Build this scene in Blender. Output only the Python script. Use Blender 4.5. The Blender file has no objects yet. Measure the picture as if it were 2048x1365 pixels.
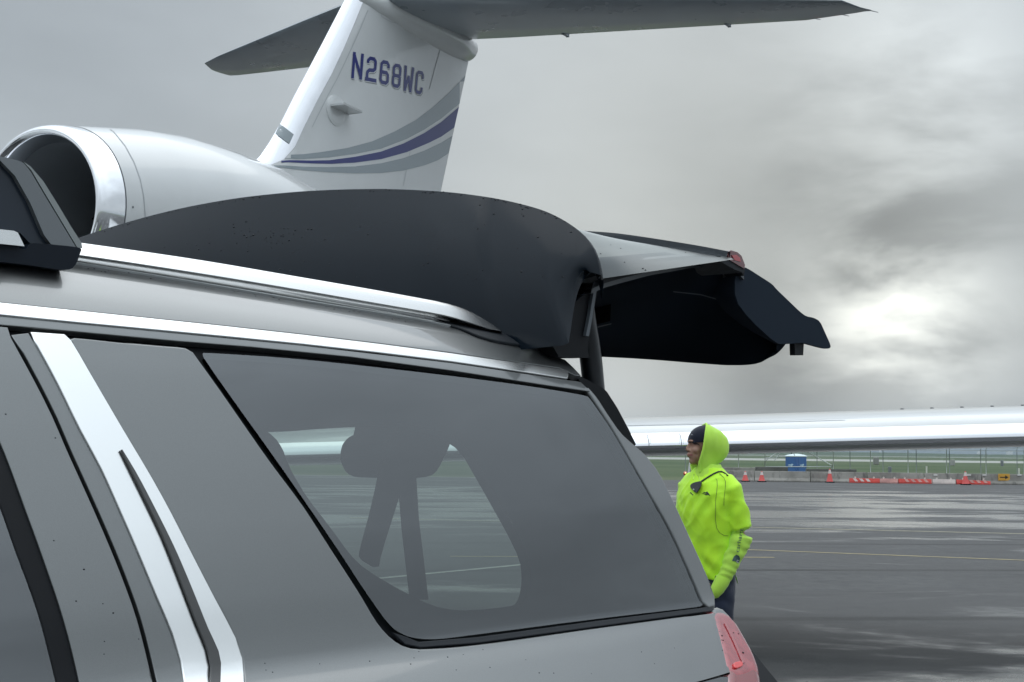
import bpy, bmesh, math, random
from math import radians, sin, cos, sqrt, pi, exp
from mathutils import Vector, Matrix, noise
from mathutils.geometry import tessellate_polygon
from mathutils.bvhtree import BVHTree
random.seed(7)
SC = bpy.context.scene
COL = SC.collection

# ------------------------------------------------------------------ camera
CAM = Vector((0, 0, 1.62)); FOC = 3000.0
ROLL = 0.011; PITCH = math.atan(215.5 / 3000)
fwd = Vector((0, cos(PITCH), sin(PITCH)))
r0 = Vector((1, 0, 0)); u0 = Vector((0, -sin(PITCH), cos(PITCH)))
rgt = (r0 * cos(ROLL) + u0 * sin(ROLL)); upv = (u0 * cos(ROLL) - r0 * sin(ROLL))
cd = bpy.data.cameras.new('camera'); cam = bpy.data.objects.new('camera', cd); COL.objects.link(cam)
cd.sensor_width = 36; cd.lens = FOC / 2048 * 36; cd.clip_start = 0.05; cd.clip_end = 30000
M = Matrix((rgt, upv, -fwd)).transposed().to_4x4(); M.translation = CAM
cam.matrix_world = M
SC.camera = cam
def ray(px, py):
    """direction of the sight line through a point of the photograph"""
    return (fwd * FOC + rgt * (px - 1024) + upv * (682.5 - py)).normalized()

# ------------------------------------------------------------------ world
W_ = bpy.data.worlds.new('World'); SC.world = W_; W_.use_nodes = True
nt = W_.node_tree; nt.nodes.clear()
class NT:
    def __init__(s, t): s.t = t
    def n(s, typ, ins=None, **kw):
        nd = s.t.nodes.new(typ)
        for k, v in kw.items(): setattr(nd, k, v)
        for k, v in (ins or {}).items():
            if hasattr(v, 'is_linked') or hasattr(v, 'links'): s.t.links.new(v, nd.inputs[k])
            else: nd.inputs[k].default_value = v
        return nd
    def m(s, op, a, b=None, c=None, clamp=False):
        ins = {0: a}
        if b is not None: ins[1] = b
        if c is not None: ins[2] = c
        return s.n('ShaderNodeMath', ins, operation=op, use_clamp=clamp).outputs[0]
    def vm(s, op, a, b=None, scale=None):
        ins = {0: a}
        if b is not None: ins[1] = b
        nd = s.n('ShaderNodeVectorMath', ins, operation=op)
        if scale is not None: nd.inputs['Scale'].default_value = scale
        return nd
    def mr(s, v, a, b, c=0.0, d=1.0, interp='SMOOTHSTEP'):
        return s.n('ShaderNodeMapRange', {'Value': v, 'From Min': a, 'From Max': b, 'To Min': c, 'To Max': d}, interpolation_type=interp).outputs[0]
    def noise(s, vec, sc, det=4, rough=.5, dist=0.0, out='Fac'):
        return s.n('ShaderNodeTexNoise', {'Vector': vec, 'Scale': sc, 'Detail': det, 'Roughness': rough, 'Distortion': dist}).outputs[out]
    def mix(s, f, a, b, blend='MIX'):
        nd = s.t.nodes.new('ShaderNodeMix'); nd.data_type = 'RGBA'; nd.blend_type = blend
        for i, v in ((0, f), (6, a), (7, b)):
            if hasattr(v, 'links'): s.t.links.new(v, nd.inputs[i])
            else: nd.inputs[i].default_value = v
        return nd.outputs[2]
w = NT(nt)
SUN_AZ, SUN_EL = radians(15), radians(70)
tc = w.n('ShaderNodeTexCoord').outputs['Generated']
nrm = w.vm('NORMALIZE', tc).outputs[0]
xyz = w.n('ShaderNodeSeparateXYZ', {0: nrm})
dx, dy, dz = xyz.outputs
# flatten clouds: stretch along the horizon
sv = w.n('ShaderNodeCombineXYZ', {0: w.m('MULTIPLY', dx, 1.0), 1: w.m('MULTIPLY', dy, 1.0), 2: w.m('MULTIPLY', dz, 2.6)}).outputs[0]
n1 = w.noise(sv, 2.3, 4, .5, .15)
n2 = w.noise(sv, 6.5, 6, .52, .22)
def lobe(px, py, K):
    d = ray(px, py)
    dp = w.n('ShaderNodeVectorMath', {0: nrm, 1: tuple(d)}, operation='DOT_PRODUCT').outputs['Value']
    return w.m('EXPONENT', w.m('MULTIPLY', w.m('SUBTRACT', dp, 1.0), K))
front = w.mr(dz, 0.22, 0.98, .405, 1.40)
rear = w.mr(dz, 0.05, 0.98, .46, 1.40)
bk = w.mr(dy, -0.35, 0.55, 1.0, 0.0)
base = w.m('ADD', w.m('MULTIPLY', front, w.m('SUBTRACT', 1.0, bk)), w.m('MULTIPLY', rear, bk))
lum = w.m('MULTIPLY', base, w.mr(n1, .28, .72, .86, 1.11, 'LINEAR'))
lum = w.m('MULTIPLY', lum, w.mr(n2, .28, .72, .945, 1.05, 'LINEAR'))
g = w.m('MULTIPLY', lobe(1800, 650, 800), w.mr(n2, .42, .58, .22, .80, 'LINEAR'))
lum = w.m('ADD', lum, g)
lum = w.m('ADD', lum, w.m('MULTIPLY', lobe(1860, 210, 330), w.mr(n2, .40, .60, .10, .30, 'LINEAR')))
lum = w.m('ADD', lum, w.m('MULTIPLY', lobe(1120, 380, 120), .07))
lum = w.m('ADD', lum, w.m('MULTIPLY', lobe(1230, 800, 900), .09))
lum = w.m('SUBTRACT', lum, w.m('MULTIPLY', lobe(1760, 475, 330), w.mr(n2, .35, .65, .22, .13, 'LINEAR')))
lum = w.m('SUBTRACT', lum, w.m('MULTIPLY', lobe(1560, 800, 900), w.mr(n2, .4, .6, .12, .05, 'LINEAR')))
lum = w.m('SUBTRACT', lum, w.m('MULTIPLY', lobe(100, -60, 90), .06))
warm = w.m('ADD', w.m('MULTIPLY', lobe(1500, 560, 26), .75), w.m('MULTIPLY', g, .5), clamp=True)
tint = w.mix(warm, (.90, 1.0, 1.085, 1), (1.0, 1.02, .95, 1))
cloud = w.vm('SCALE', tint); nt.links.new(w.m('MULTIPLY', lum, 10.0), cloud.inputs['Scale'])
sky = w.n('ShaderNodeTexSky', sky_type='NISHITA', sun_disc=False, sun_elevation=SUN_EL, sun_rotation=SUN_AZ, air_density=1.5, dust_density=3.0)
mx = w.mix(.96, sky.outputs[0], cloud.outputs[0])
bg = w.n('ShaderNodeBackground', {'Color': mx, 'Strength': .1})
out = w.n('ShaderNodeOutputWorld'); nt.links.new(bg.outputs[0], out.inputs['Surface'])

sl = bpy.data.lights.new('sun', 'SUN'); so = bpy.data.objects.new('sun', sl); COL.objects.link(so)
sl.energy = .5; sl.angle = radians(66); sl.color = (1, .96, .9)
sd = Vector((sin(SUN_AZ) * cos(SUN_EL), cos(SUN_AZ) * cos(SUN_EL), sin(SUN_EL)))
so.rotation_euler = sd.to_track_quat('Z', 'Y').to_euler(); so.location = (0, 0, 30)
vs = SC.view_settings; vs.view_transform = 'Standard'; vs.look = 'None'; vs.exposure = .31; vs.gamma = 1; vs.use_curve_mapping = False
SC.cycles.max_bounces = 10; SC.cycles.transparent_max_bounces = 16; SC.cycles.use_denoising = True
SC.cycles.volume_bounces = 0

# ------------------------------------------------------------------ materials
MATS = {}
def mat(name, col=(.5, .5, .5), rough=.5, metal=0.0, coat=0.0, spec=.5, bump=None, var=None, emit=None, coat_rough=.03, fn=None, ior=1.5):
    if name in MATS: return MATS[name]
    m = bpy.data.materials.new(name); m.use_nodes = True; t = NT(m.node_tree)
    p = m.node_tree.nodes['Principled BSDF']
    p.inputs['Base Color'].default_value = (*col, 1); p.inputs['Roughness'].default_value = rough
    p.inputs['Metallic'].default_value = metal; p.inputs['Coat Weight'].default_value = coat
    p.inputs['Coat Roughness'].default_value = coat_rough; p.inputs['Specular IOR Level'].default_value = spec
    p.inputs['IOR'].default_value = ior
    if var:   # (scale, amount)
        co = t.n('ShaderNodeTexCoord').outputs['Object']
        nz = t.noise(co, var[0], 5, .6)
        f = t.mr(nz, .3, .7, 1 - var[1], 1 + var[1], 'LINEAR')
        v = t.vm('SCALE', (col[0], col[1], col[2])); t.t.links.new(f, v.inputs['Scale'])
        t.t.links.new(v.outputs[0], p.inputs['Base Color'])
        r = t.mr(nz, .3, .7, max(0, rough - .06), min(1, rough + .08), 'LINEAR'); t.t.links.new(r, p.inputs['Roughness'])
    if bump:  # (scale, strength, distance)
        co = t.n('ShaderNodeTexCoord').outputs['Object']
        nz = t.noise(co, bump[0], 4, .6)
        b = t.n('ShaderNodeBump', {'Height': nz, 'Strength': bump[1], 'Distance': bump[2]})
        t.t.links.new(b.outputs[0], p.inputs['Normal'])
    if emit: p.inputs['Emission Color'].default_value = (*emit[:3], 1); p.inputs['Emission Strength'].default_value = emit[3]
    if fn: fn(t, p)
    MATS[name] = m; return m

def flake(t, p):
    co = t.n('ShaderNodeTexCoord').outputs['Object']
    nz = t.noise(co, 900, 1, .5)
    big = t.noise(co, 3, 3, .5)
    f = t.m('MULTIPLY', t.mr(nz, .3, .7, .94, 1.06, 'LINEAR'), t.mr(big, .3, .7, .985, 1.015, 'LINEAR'))
    v = t.vm('SCALE', (.182, .191, .191)); t.t.links.new(f, v.inputs['Scale']); t.t.links.new(v.outputs[0], p.inputs['Base Color'])
    film = t.noise(co, 26, 6, .7)
    t.t.links.new(t.mr(film, .35, .75, .02, .10, 'LINEAR'), p.inputs['Coat Roughness'])
silver = mat('silver_paint', (.15, .16, .17), .38, .85, coat=1, fn=flake)
blackgloss = mat('gloss_black_paint', (.012, .014, .017), .12, 0, coat=1, bump=(14, .05, .002))
def spoil(t, p):
    co = t.n('ShaderNodeTexCoord').outputs['Object']
    nz = t.noise(co, 9, 5, .6)
    t.t.links.new(t.mr(nz, .3, .7, .10, .18, 'LINEAR'), p.inputs['Coat Roughness'])
spoilm = mat('spoiler_dark_paint', (.005, .009, .014), .16, 0, coat=0, spec=.15)
rubber = mat('black_rubber', (.004, .005, .007), .6, spec=.25)
blackplastic = mat('black_plastic', (.010, .013, .017), .55, spec=.3, bump=(300, .15, .001))
trimfab = mat('tailgate_trim', (.005, .008, .013), .8, spec=.08, bump=(400, .1, .001))
carin = mat('cabin_dark', (.003, .003, .004), 1.0, spec=.0)
chrome = mat('brushed_chrome', (.84, .84, .83), .26, 1.0)
satin = mat('satin_aluminium', (.90, .91, .90), .26, 1.0)
def glassfn(tint, ior, add, refl=(.93, .97, 1, 1), rough=.02):
    def f(t, p):
        fr = t.n('ShaderNodeFresnel', {'IOR': ior}).outputs[0]
        fac = t.m('ADD', fr, add, clamp=True)
        tr = t.n('ShaderNodeBsdfTransparent', {'Color': (*tint, 1)})
        gl = t.n('ShaderNodeBsdfGlossy', {'Color': refl, 'Roughness': rough})
        mixs = t.n('ShaderNodeMixShader', {0: fac, 1: tr.outputs[0], 2: gl.outputs[0]})
        t.t.links.new(mixs.outputs[0], t.t.nodes['Material Output'].inputs['Surface'])
    return f
privacy = mat('privacy_glass', fn=glassfn((.33, .41, .37), 1.6, .10))
gateglass = mat('tailgate_glass', fn=glassfn((.26, .28, .28), 1.6, .10, refl=(.66, .69, .69, 1), rough=.30))
farglass = mat('far_glass', fn=glassfn((.3, .32, .31), 1.5, .02))

def redlens(t, p):
    co = t.n('ShaderNodeTexCoord').outputs['Object']
    nz = t.noise(co, 30, 3, .5)
    t.t.links.new(t.mix(t.mr(nz, .35, .65, 0, 1), (.30, .02, .03, 1), (.40, .05, .06, 1)), p.inputs['Base Color'])
pinklens = mat('tail_lamp_pale_lens', (.42, .13, .14), .18, coat=1, fn=redlens, spec=.8)
darkred = mat('tail_lamp_red_lens', (.22, .008, .010), .12, coat=1, spec=.8)
brightred = mat('tail_lamp_red_reflector', (.75, .03, .03), .25, coat=1)

def jetpaint(t, p):
    co = t.n('ShaderNodeTexCoord').outputs['Object']
    nz = t.noise(co, .7, 6, .65); n2 = t.noise(co, 8, 5, .6)
    f = t.m('MULTIPLY', t.mr(nz, .3, .7, .96, 1.02, 'LINEAR'), t.mr(n2, .3, .7, .985, 1.01, 'LINEAR'))
    v = t.vm('SCALE', (.56, .575, .575)); t.t.links.new(f, v.inputs['Scale']); t.t.links.new(v.outputs[0], p.inputs['Base Color'])
    t.t.links.new(t.mr(n2, .3, .7, .02, .12, 'LINEAR'), p.inputs['Coat Roughness'])
jetwhite = mat('jet_white_paint', (.7, .71, .7), .28, coat=.8, fn=jetpaint)
jetgrey = mat('jet_grey_paint', (.24, .28, .30), .25, coat=.6)
jetblue = mat('jet_blue_paint', (.018, .025, .15), .35, coat=.25)
def polished(t, p):
    co = t.n('ShaderNodeTexCoord').outputs['Object']
    nz = t.noise(co, 5, 5, .6)
    t.t.links.new(t.mr(nz, .3, .7, .10, .22, 'LINEAR'), p.inputs['Roughness'])
polish = mat('polished_aluminium', (.86, .87, .90), .15, 1.0, fn=polished)
def polished2(t, p):
    co = t.n('ShaderNodeTexCoord').outputs['Object']
    nz = t.noise(co, 3, 4, .6)
    t.t.links.new(t.mr(nz, .3, .7, .07, .13, 'LINEAR'), p.inputs['Roughness'])
mirror = mat('mirror_aluminium', (.88, .89, .91), .05, 1.0, fn=polished2)
darkduct = mat('intake_duct', (.26, .28, .30), .35, .3)
fanm = mat('fan_blade_metal', (.03, .035, .045), .35, .7)
seam = mat('panel_seam', (.10, .11, .12), .6)
softseam = mat('soft_seam', (.38, .40, .41), .5)

# ------------------------------------------------------------------ object helpers
def link(ob, parent=None):
    COL.objects.link(ob)
    if parent is not None: ob.parent = parent
    return ob
def thing(name, label, cat, loc=(0, 0, 0), group=None):
    o = bpy.data.objects.new(name, None); o.empty_display_size = .2; COL.objects.link(o); o.location = loc
    o['label'] = label; o['category'] = cat
    if group: o['group'] = group
    return o
def tag(o, label=None, cat=None, group=None, kind=None):
    if label: o['label'] = label
    if cat: o['category'] = cat
    if group: o['group'] = group
    if kind: o['kind'] = kind
    return o
def meshobj(name, bm, m, parent=None, smooth=True, autos=None, origin=None):
    me = bpy.data.meshes.new(name)
    if parent is not None and origin is None: origin = parent.location if parent.parent is None else Vector((0, 0, 0)) + parent.matrix_local.translation
    bm.normal_update()
    bm.to_mesh(me); bm.free()
    if parent is not None:
        off = Vector((0, 0, 0)); q = parent
        while q is not None: off += q.location; q = q.parent
        me.transform(Matrix.Translation(-off))
    for mm in (m if isinstance(m, (list, tuple)) else [m]): me.materials.append(mm)
    if smooth:
        me.polygons.foreach_set('use_smooth', [True] * len(me.polygons))
        if autos is not None:
            try: me.set_sharp_from_angle(angle=radians(autos))
            except Exception: pass
    return link(bpy.data.objects.new(name, me), parent)
def meshdata(name, verts, faces, m, parent=None, smooth=True, autos=None, normals=None):
    me = bpy.data.meshes.new(name)
    off = Vector((0, 0, 0)); q = parent
    while q is not None: off += q.location; q = q.parent
    me.from_pydata([tuple(Vector(v) - off) for v in verts], [], faces)
    me.materials.append(m) if m else None
    me.update()
    if smooth:
        me.polygons.foreach_set('use_smooth', [True] * len(me.polygons))
        if autos is not None: me.set_sharp_from_angle(angle=radians(autos))
    if normals is not None: me.normals_split_custom_set_from_vertices([tuple(n) for n in normals])
    return link(bpy.data.objects.new(name, me), parent)
def box(bm, c, s, R=None, bevel=0):
    r = bmesh.ops.create_cube(bm, size=1)
    vs_ = r['verts']
    for v in vs_:
        p = Vector((v.co.x * s[0], v.co.y * s[1], v.co.z * s[2]))
        if R is not None: p = R @ p
        v.co = p + Vector(c)
    if bevel:
        es = list({e for v in vs_ for e in v.link_edges})
        bmesh.ops.bevel(bm, geom=es, offset=bevel, segments=2, affect='EDGES', profile=.5)
def tube(bm, pts, radii, seg=12, cap=True, up=Vector((0, 0, 1)), squash=None):
    pts = [Vector(p) for p in pts]; rings = []
    for i, p in enumerate(pts):
        d = (pts[min(i + 1, len(pts) - 1)] - pts[max(i - 1, 0)]).normalized()
        s = d.cross(up)
        if s.length < 1e-3: s = d.cross(Vector((1, 0, 0)))
        s.normalize(); t2 = s.cross(d).normalized()
        r = radii[i] if isinstance(radii, (list, tuple)) else radii
        ra, rb = (r if isinstance(r, (list, tuple)) else (r, r))
        rings.append([bm.verts.new(p + s * cos(2 * pi * k / seg) * ra + t2 * sin(2 * pi * k / seg) * rb) for k in range(seg)])
    for i in range(len(rings) - 1):
        for k in range(seg):
            bm.faces.new((rings[i][k], rings[i][(k + 1) % seg], rings[i + 1][(k + 1) % seg], rings[i + 1][k]))
    if cap:
        bm.faces.new(rings[0]); bm.faces.new(list(reversed(rings[-1])))
    return rings
def grid(bm, rows, closed=False):
    vs_ = [[bm.verts.new(p) for p in r] for r in rows]
    for i in range(len(vs_) - 1):
        n = len(vs_[i])
        for j in range(n if closed else n - 1):
            bm.faces.new((vs_[i][j], vs_[i][(j + 1) % n], vs_[i + 1][(j + 1) % n], vs_[i + 1][j]))
    return vs_
def chaikin(p, it=2, closed=True):
    for _ in range(it):
        q = []
        n = len(p)
        for i in range(n if closed else n - 1):
            a, b = p[i], p[(i + 1) % n]
            q.append((a[0] * .78 + b[0] * .22, a[1] * .78 + b[1] * .22)); q.append((a[0] * .22 + b[0] * .78, a[1] * .22 + b[1] * .78))
        if not closed: q = [p[0]] + q + [p[-1]]
        p = q
    return p
def resample(p, step, closed=True):
    out = []; n = len(p)
    for i in range(n if closed else n - 1):
        a, b = p[i], p[(i + 1) % n]
        L = math.hypot(b[0] - a[0], b[1] - a[1]); k = max(1, int(L / step))
        for j in range(k): out.append((a[0] + (b[0] - a[0]) * j / k, a[1] + (b[1] - a[1]) * j / k))
    if not closed: out.append(p[-1])
    return out
def interp(x, tab):
    if x <= tab[0][0]:
        a, b = tab[0], tab[1]
    elif x >= tab[-1][0]:
        a, b = tab[-2], tab[-1]
    else:
        for a, b in zip(tab, tab[1:]):
            if a[0] <= x <= b[0]: break
    return a[1] + (b[1] - a[1]) * (x - a[0]) / (b[0] - a[0])
def smoothtab(x, tab):
    """monotone cubic-ish interpolation"""
    n = len(tab)
    if x <= tab[0][0]: return tab[0][1] + (x - tab[0][0]) * (tab[1][1] - tab[0][1]) / (tab[1][0] - tab[0][0])
    if x >= tab[-1][0]: return tab[-1][1] + (x - tab[-1][0]) * (tab[-1][1] - tab[-2][1]) / (tab[-1][0] - tab[-2][0])
    for i in range(n - 1):
        if tab[i][0] <= x <= tab[i + 1][0]: break
    def sl_(j):
        if j == 0: return (tab[1][1] - tab[0][1]) / (tab[1][0] - tab[0][0])
        if j == n - 1: return (tab[-1][1] - tab[-2][1]) / (tab[-1][0] - tab[-2][0])
        return (tab[j + 1][1] - tab[j - 1][1]) / (tab[j + 1][0] - tab[j - 1][0])
    h = tab[i + 1][0] - tab[i][0]; t_ = (x - tab[i][0]) / h
    a, b = tab[i][1], tab[i + 1][1]; m0, m1 = sl_(i) * h, sl_(i + 1) * h
    return (2*t_**3 - 3*t_**2 + 1)*a + (t_**3 - 2*t_**2 + t_)*m0 + (-2*t_**3 + 3*t_**2)*b + (t_**3 - t_**2)*m1
def crs(p, step=14, closed=False):
    out = []
    n = len(p)
    for i in range(n - 1):
        p0, p1, p2, p3 = p[max(i-1,0)], p[i], p[i+1], p[min(i+2,n-1)]
        L = math.hypot(p2[0]-p1[0], p2[1]-p1[1]); k = max(1, int(L / step))
        l0 = math.hypot(p1[0]-p0[0], p1[1]-p0[1]) or L; l2 = math.hypot(p3[0]-p2[0], p3[1]-p2[1]) or L
        for j in range(k):
            t_ = j / k; r_ = []
            for c_ in (0, 1):
                m1 = ((p2[c_]-p0[c_]) / (L + l0)) * L if i > 0 else p2[c_]-p1[c_]
                m2 = ((p3[c_]-p1[c_]) / (L + l2)) * L if i < n-2 else p2[c_]-p1[c_]
                r_.append((2*t_**3-3*t_**2+1)*p1[c_] + (t_**3-2*t_**2+t_)*m1 + (-2*t_**3+3*t_**2)*p2[c_] + (t_**3-t_**2)*m2)
            out.append(tuple(r_))
    out.append(tuple(p[-1])); return out
def at_ground(px, py, z=0.0):
    d = ray(px, py); t = (z - CAM.z) / d.z; return CAM + d * t
def at_depth(px, py, Y):
    d = ray(px, py); return CAM + d * (Y / d.y)
def fill2d(poly, step, holes=(), sx=1):
    """dice a 2-D polygon (with holes) into a fine mesh; returns verts(2d), faces, outline loops (2d)"""
    loops = [list(poly)] + [list(h) for h in holes]
    tess = tessellate_polygon([[Vector((a, b, 0)) for a, b in l] for l in loops])
    flat = [p for l in loops for p in l]
    bm = bmesh.new(); vv = [bm.verts.new((a, b, 0)) for a, b in flat]
    for t in tess:
        try: bm.faces.new([vv[i] for i in t])
        except ValueError: pass
    xs = [p[0] for p in flat]; ys = [p[1] for p in flat]
    for ax, lo, hi in ((0, min(xs), max(xs)), (1, min(ys), max(ys))):
        k = int((hi - lo) / step) + 1
        for i in range(1, k):
            c = lo + (hi - lo) * i / k
            co = (c, 0, 0) if ax == 0 else (0, c, 0); no = (1, 0, 0) if ax == 0 else (0, 1, 0)
            bmesh.ops.bisect_plane(bm, geom=bm.verts[:] + bm.edges[:] + bm.faces[:], plane_co=co, plane_no=no, dist=1e-6)
    bm.verts.index_update()
    V = [(v.co.x, v.co.y) for v in bm.verts]; F = [[v.index for v in f.verts] for f in bm.faces]
    bm.free(); return V, F
# ------------------------------------------------------------------ the car: frame u = towards its rear, v = inwards from the near side, z = up
TH = radians(38)
ca = Vector((sin(TH), cos(TH), 0)); cn = Vector((-cos(TH), sin(TH), 0)); CP = Vector((.428, 3.2, 0))
def CW(u, v, z): return CP + ca * u + cn * v + Vector((0, 0, z))
def tocar(P): d = P - CP; return d.dot(ca), d.dot(cn), P.z
VT = [(.35, -.10), (.6, -.18), (.9, -.222), (1.05, -.200), (1.12, -.158), (1.20, -.090), (1.26, -.034), (1.285, -.008), (1.31, .008), (1.40, .035), (1.50, .068), (1.60, .104), (1.70, .143), (1.76, .168), (1.80, .187), (1.84, .215), (1.87, .248), (1.89, .278), (1.905, .31), (1.92, .36), (1.935, .44)]
def zdrop(u): return .050 * max(0, (u + 2.0) / 1.7) ** 2
def vS(u, z):
    zz = z + zdrop(u) * min(1, max(0, (z - 1.5) / .3))
    return smoothtab(zz, VT) + .12 * max(0, u + .45) ** 2
def S(u, z, off=0.0):
    v = vS(u, z); n = Sn(u, z)
    return CW(u, v, z) + n * off
def Sn(u, z):
    e = .004
    tu = CW(u + e, vS(u + e, z), z) - CW(u - e, vS(u - e, z), z)
    tz = CW(u, vS(u, z + e), z + e) - CW(u, vS(u, z - e), z - e)
    n = tz.cross(tu).normalized()
    return n if n.dot(cn) < 0 else -n
def hitS(px, py):
    d = ray(px, py); prev = None; t = .5
    def g(t):
        u, v, z = tocar(CAM + d * t); return v - vS(u, z)
    while t < 9:
        if g(t) >= 0: break
        prev = t; t += .03
    lo, hi = prev, t
    for _ in range(30):
        m_ = (lo + hi) / 2
        if g(m_) >= 0: hi = m_
        else: lo = m_
    u, v, z = tocar(CAM + d * hi); return (u, z)
def hitplane(px, py, P0, N):
    d = ray(px, py); t = (P0 - CAM).dot(N) / d.dot(N); return CAM + d * t
def atV(px, py, v): return hitplane(px, py, CW(0, v, 0), cn)     # on a plane parallel to the car's side
def atU(px, py, u): return hitplane(px, py, CW(u, 0, 0), ca)     # on a plane across the car
# car as one thing, origin on the ground under its rear
car = thing('sport_utility_vehicle', 'large silver grey estate car with privacy glass, bright roof rail and raised tailgate', 'car', tuple(CW(-1.5, 1.0, 0)))

def pz(pts, it=2, smooth=True, ext=None):
    q = [p for p in pts]
    if smooth: q = chaikin(q, it)
    q = resample(q, 24)
    out = [hitS(*p) for p in q]
    if ext: out = ext(out)
    return out
def area2(p): return sum(p[i][0] * p[(i + 1) % len(p)][1] - p[(i + 1) % len(p)][0] * p[i][1] for i in range(len(p))) / 2
def panel(name, uz, m, off=0.0, rim=(.004, .008), holes=(), step=.05, parent=None, fS=None, fN=None, label=None, wide=None):
    """a pressed panel on the car's side: skin + rolled edge that goes back into the gap"""
    parent = parent or car; fS = fS or S; fN = fN or Sn
    V, F = fill2d(uz, step, holes)
    verts = [fS(a, b, off) for a, b in V]; nor = [fN(a, b) for a, b in V]; faces = list(F)
    # orient faces outward
    def fnorm(f): return (verts[f[1]] - verts[f[0]]).cross(verts[f[2]] - verts[f[0]])
    for i, f in enumerate(faces):
        if fnorm(f).dot(nor[f[0]]) < 0: faces[i] = list(reversed(f))
    if rim:
        w0_, d_ = rim
        for loop in [uz] + list(holes):
            n = len(loop); sg = 1 if area2(loop) > 0 else -1
            if loop is not uz: sg = -sg
            base = len(verts); K = 5
            for i in range(n):
                a, b, c = loop[i - 1], loop[i], loop[(i + 1) % n]
                tx, ty = c[0] - a[0], c[1] - a[1]; L = math.hypot(tx, ty) or 1
                ox, oy = ty / L * sg, -tx / L * sg
                w_ = w0_(i) if callable(w0_) else w0_
                N = fN(*b); P = fS(b[0], b[1], off); Q = fS(b[0] + ox * .01, b[1] + oy * .01, off); O = (Q - P).normalized()
                am = radians(42) if w_ > .008 else pi / 2; R_ = w_ / sin(am)
                for k in range(K):
                    th = k / (K - 1) * am
                    verts.append(P + O * R_ * sin(th) - N * R_ * (1 - cos(th)))
                    nor.append((N * cos(th) + O * sin(th)).normalized())
                verts.append(verts[-1] - N * d_); nor.append(O)
            K2 = K + 1
            for i in range(n):
                j = (i + 1) % n
                for k in range(K2 - 1):
                    f = [base + i * K2 + k, base + j * K2 + k, base + j * K2 + k + 1, base + i * K2 + k + 1]
                    if fnorm(f).dot(nor[f[0]] + nor[f[2]]) < 0: f.reverse()
                    faces.append(f)
    o = meshdata(name, verts, faces, m, parent, normals=nor)
    if label: o['label'] = label
    return o

gapL = [(-140,330),(-60,520),(0,640),(20,677),(69,767),(103,835),(131,900),(169,984),(204,1063),(239,1148),(272,1241),(303,1365),(330,1490)]
chL = [(60,668.5),(86,715),(117,773),(161,863),(202,939),(243,1030),(271,1094),(313.5,1196),(344,1268),(361,1322),(370,1380),(374,1490)]
chR = [(126,673),(138,684),(172,742),(241,860),(300,959),(339,1030),(375,1101),(426,1200),(467,1278),(480,1319),(484,1380),(486,1490)]
def sh(l, dx, dy=0): return [(x + dx, y + dy) for x, y in l]
dripT = [(-700,535),(-400,566),(0,611),(300,642),(600,674),(900,711),(1133,745)]   # top edge of the bright moulding
dripB = [(-700,552),(-400,585),(0,632),(300,661),(600,690),(900,725),(1131,759)]
gapL, chL, chR = crs(gapL, 30), crs(chL, 30), crs(chR, 30)
dripT, dripB = crs(dripT, 60), crs(dripB, 60)
def ply(tab, x): return interp(x, tab)

def low(loop_bottom):   # unused placeholder kept simple
    return loop_bottom
def resP_(P, n):
    L = [0]
    for a, b in zip(P, P[1:]): L.append(L[-1] + (b - a).length)
    out = []; j = 0
    for i in range(n):
        s = L[-1] * i / (n - 1)
        while j < len(P) - 2 and L[j+1] < s: j += 1
        out.append(P[j].lerp(P[j+1], (s - L[j]) / max(1e-9, L[j+1] - L[j])))
    return out
# 0 black shell behind all the gaps (with the window opening left free)
shell = [(-3.4, 1.80), (-3.4, .45), (-1.62, .45), (-.55, .45), (.12, .45), (.13, 1.10), (.09, 1.25)] + [hitS(*p) for p in [(1418,1200),(1360,1075),(1300,970),(1240,880),(1178,780),(1140,756),(1133,741)]] + [hitS(x, ply(dripT, x) - 4) for x in (900, 600, 300, 0, -400)]
openpx = [(541,836),(590,840),(700,832),(800,828),(915,850),(960,880),(1000,950),(1050,1040),(1082,1105),(1087,1150),(1082,1185),(1070,1203),(1010,1212),(940,1216),(890,1206),(835,1178),(757,1131),(725,1100),(690,1050),(640,985),(610,935),(598,908),(590,885),(575,862)]
glasspx = [(407,706),(412,704),(600,716),(900,750),(1060,771),(1174,790),(1182,796),(1230,865),(1288,968),(1340,1060),(1380,1145),(1407,1200),(1408,1209),(1400,1213),(1200,1236),(957,1268),(870,1279),(822,1275),(785,1256),(735,1186),(677,1096),(560,926),(458,784),(410,715)]
glassh = pz(glasspx, 2)
panel('body_shell', shell, rubber, off=-.014, rim=None, holes=[pz([(x + (8 if x < 900 else -8), y + (6 if y < 950 else -6)) for x, y in glasspx], 2)], step=.08)
# 1 roof side between rail and moulding
rs = [(1161,751),(1146,735),(1130,720),(1117,716),(1106,706),(1070,698),(1019,690),(985,684),(951,674),(930,664),(900,653),(870,644),(830,632),(600,593),(400,560),(160,523),(0,504),(-300,470),(-700,425)]
rsb = [(x, ply(dripT, x) - 7) for x in (-700, -400, -200, 0, 150, 300, 450, 600, 750, 900, 1030, 1120)] + [(1150, 750)]
roof_side = panel('roof_side', pz(rs[::-1] + rsb[::-1], smooth=False), silver, rim=(.0016, .012), step=.03)
# crease on it is part of the pressing; 2 bright moulding
panel('window_moulding', pz([(x, ply(dripT, x)) for x in (-700,-400,-200,0,150,300,450,600,750,900,1030,1131)] + [(1133,752)] + [(x, ply(dripB, x)) for x in (1131,1030,900,750,600,450,300,150,0,-200,-400,-700)], smooth=False), satin, off=.005, rim=(.0018, .016), step=.03, label='bright metal moulding above the side windows')
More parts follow.
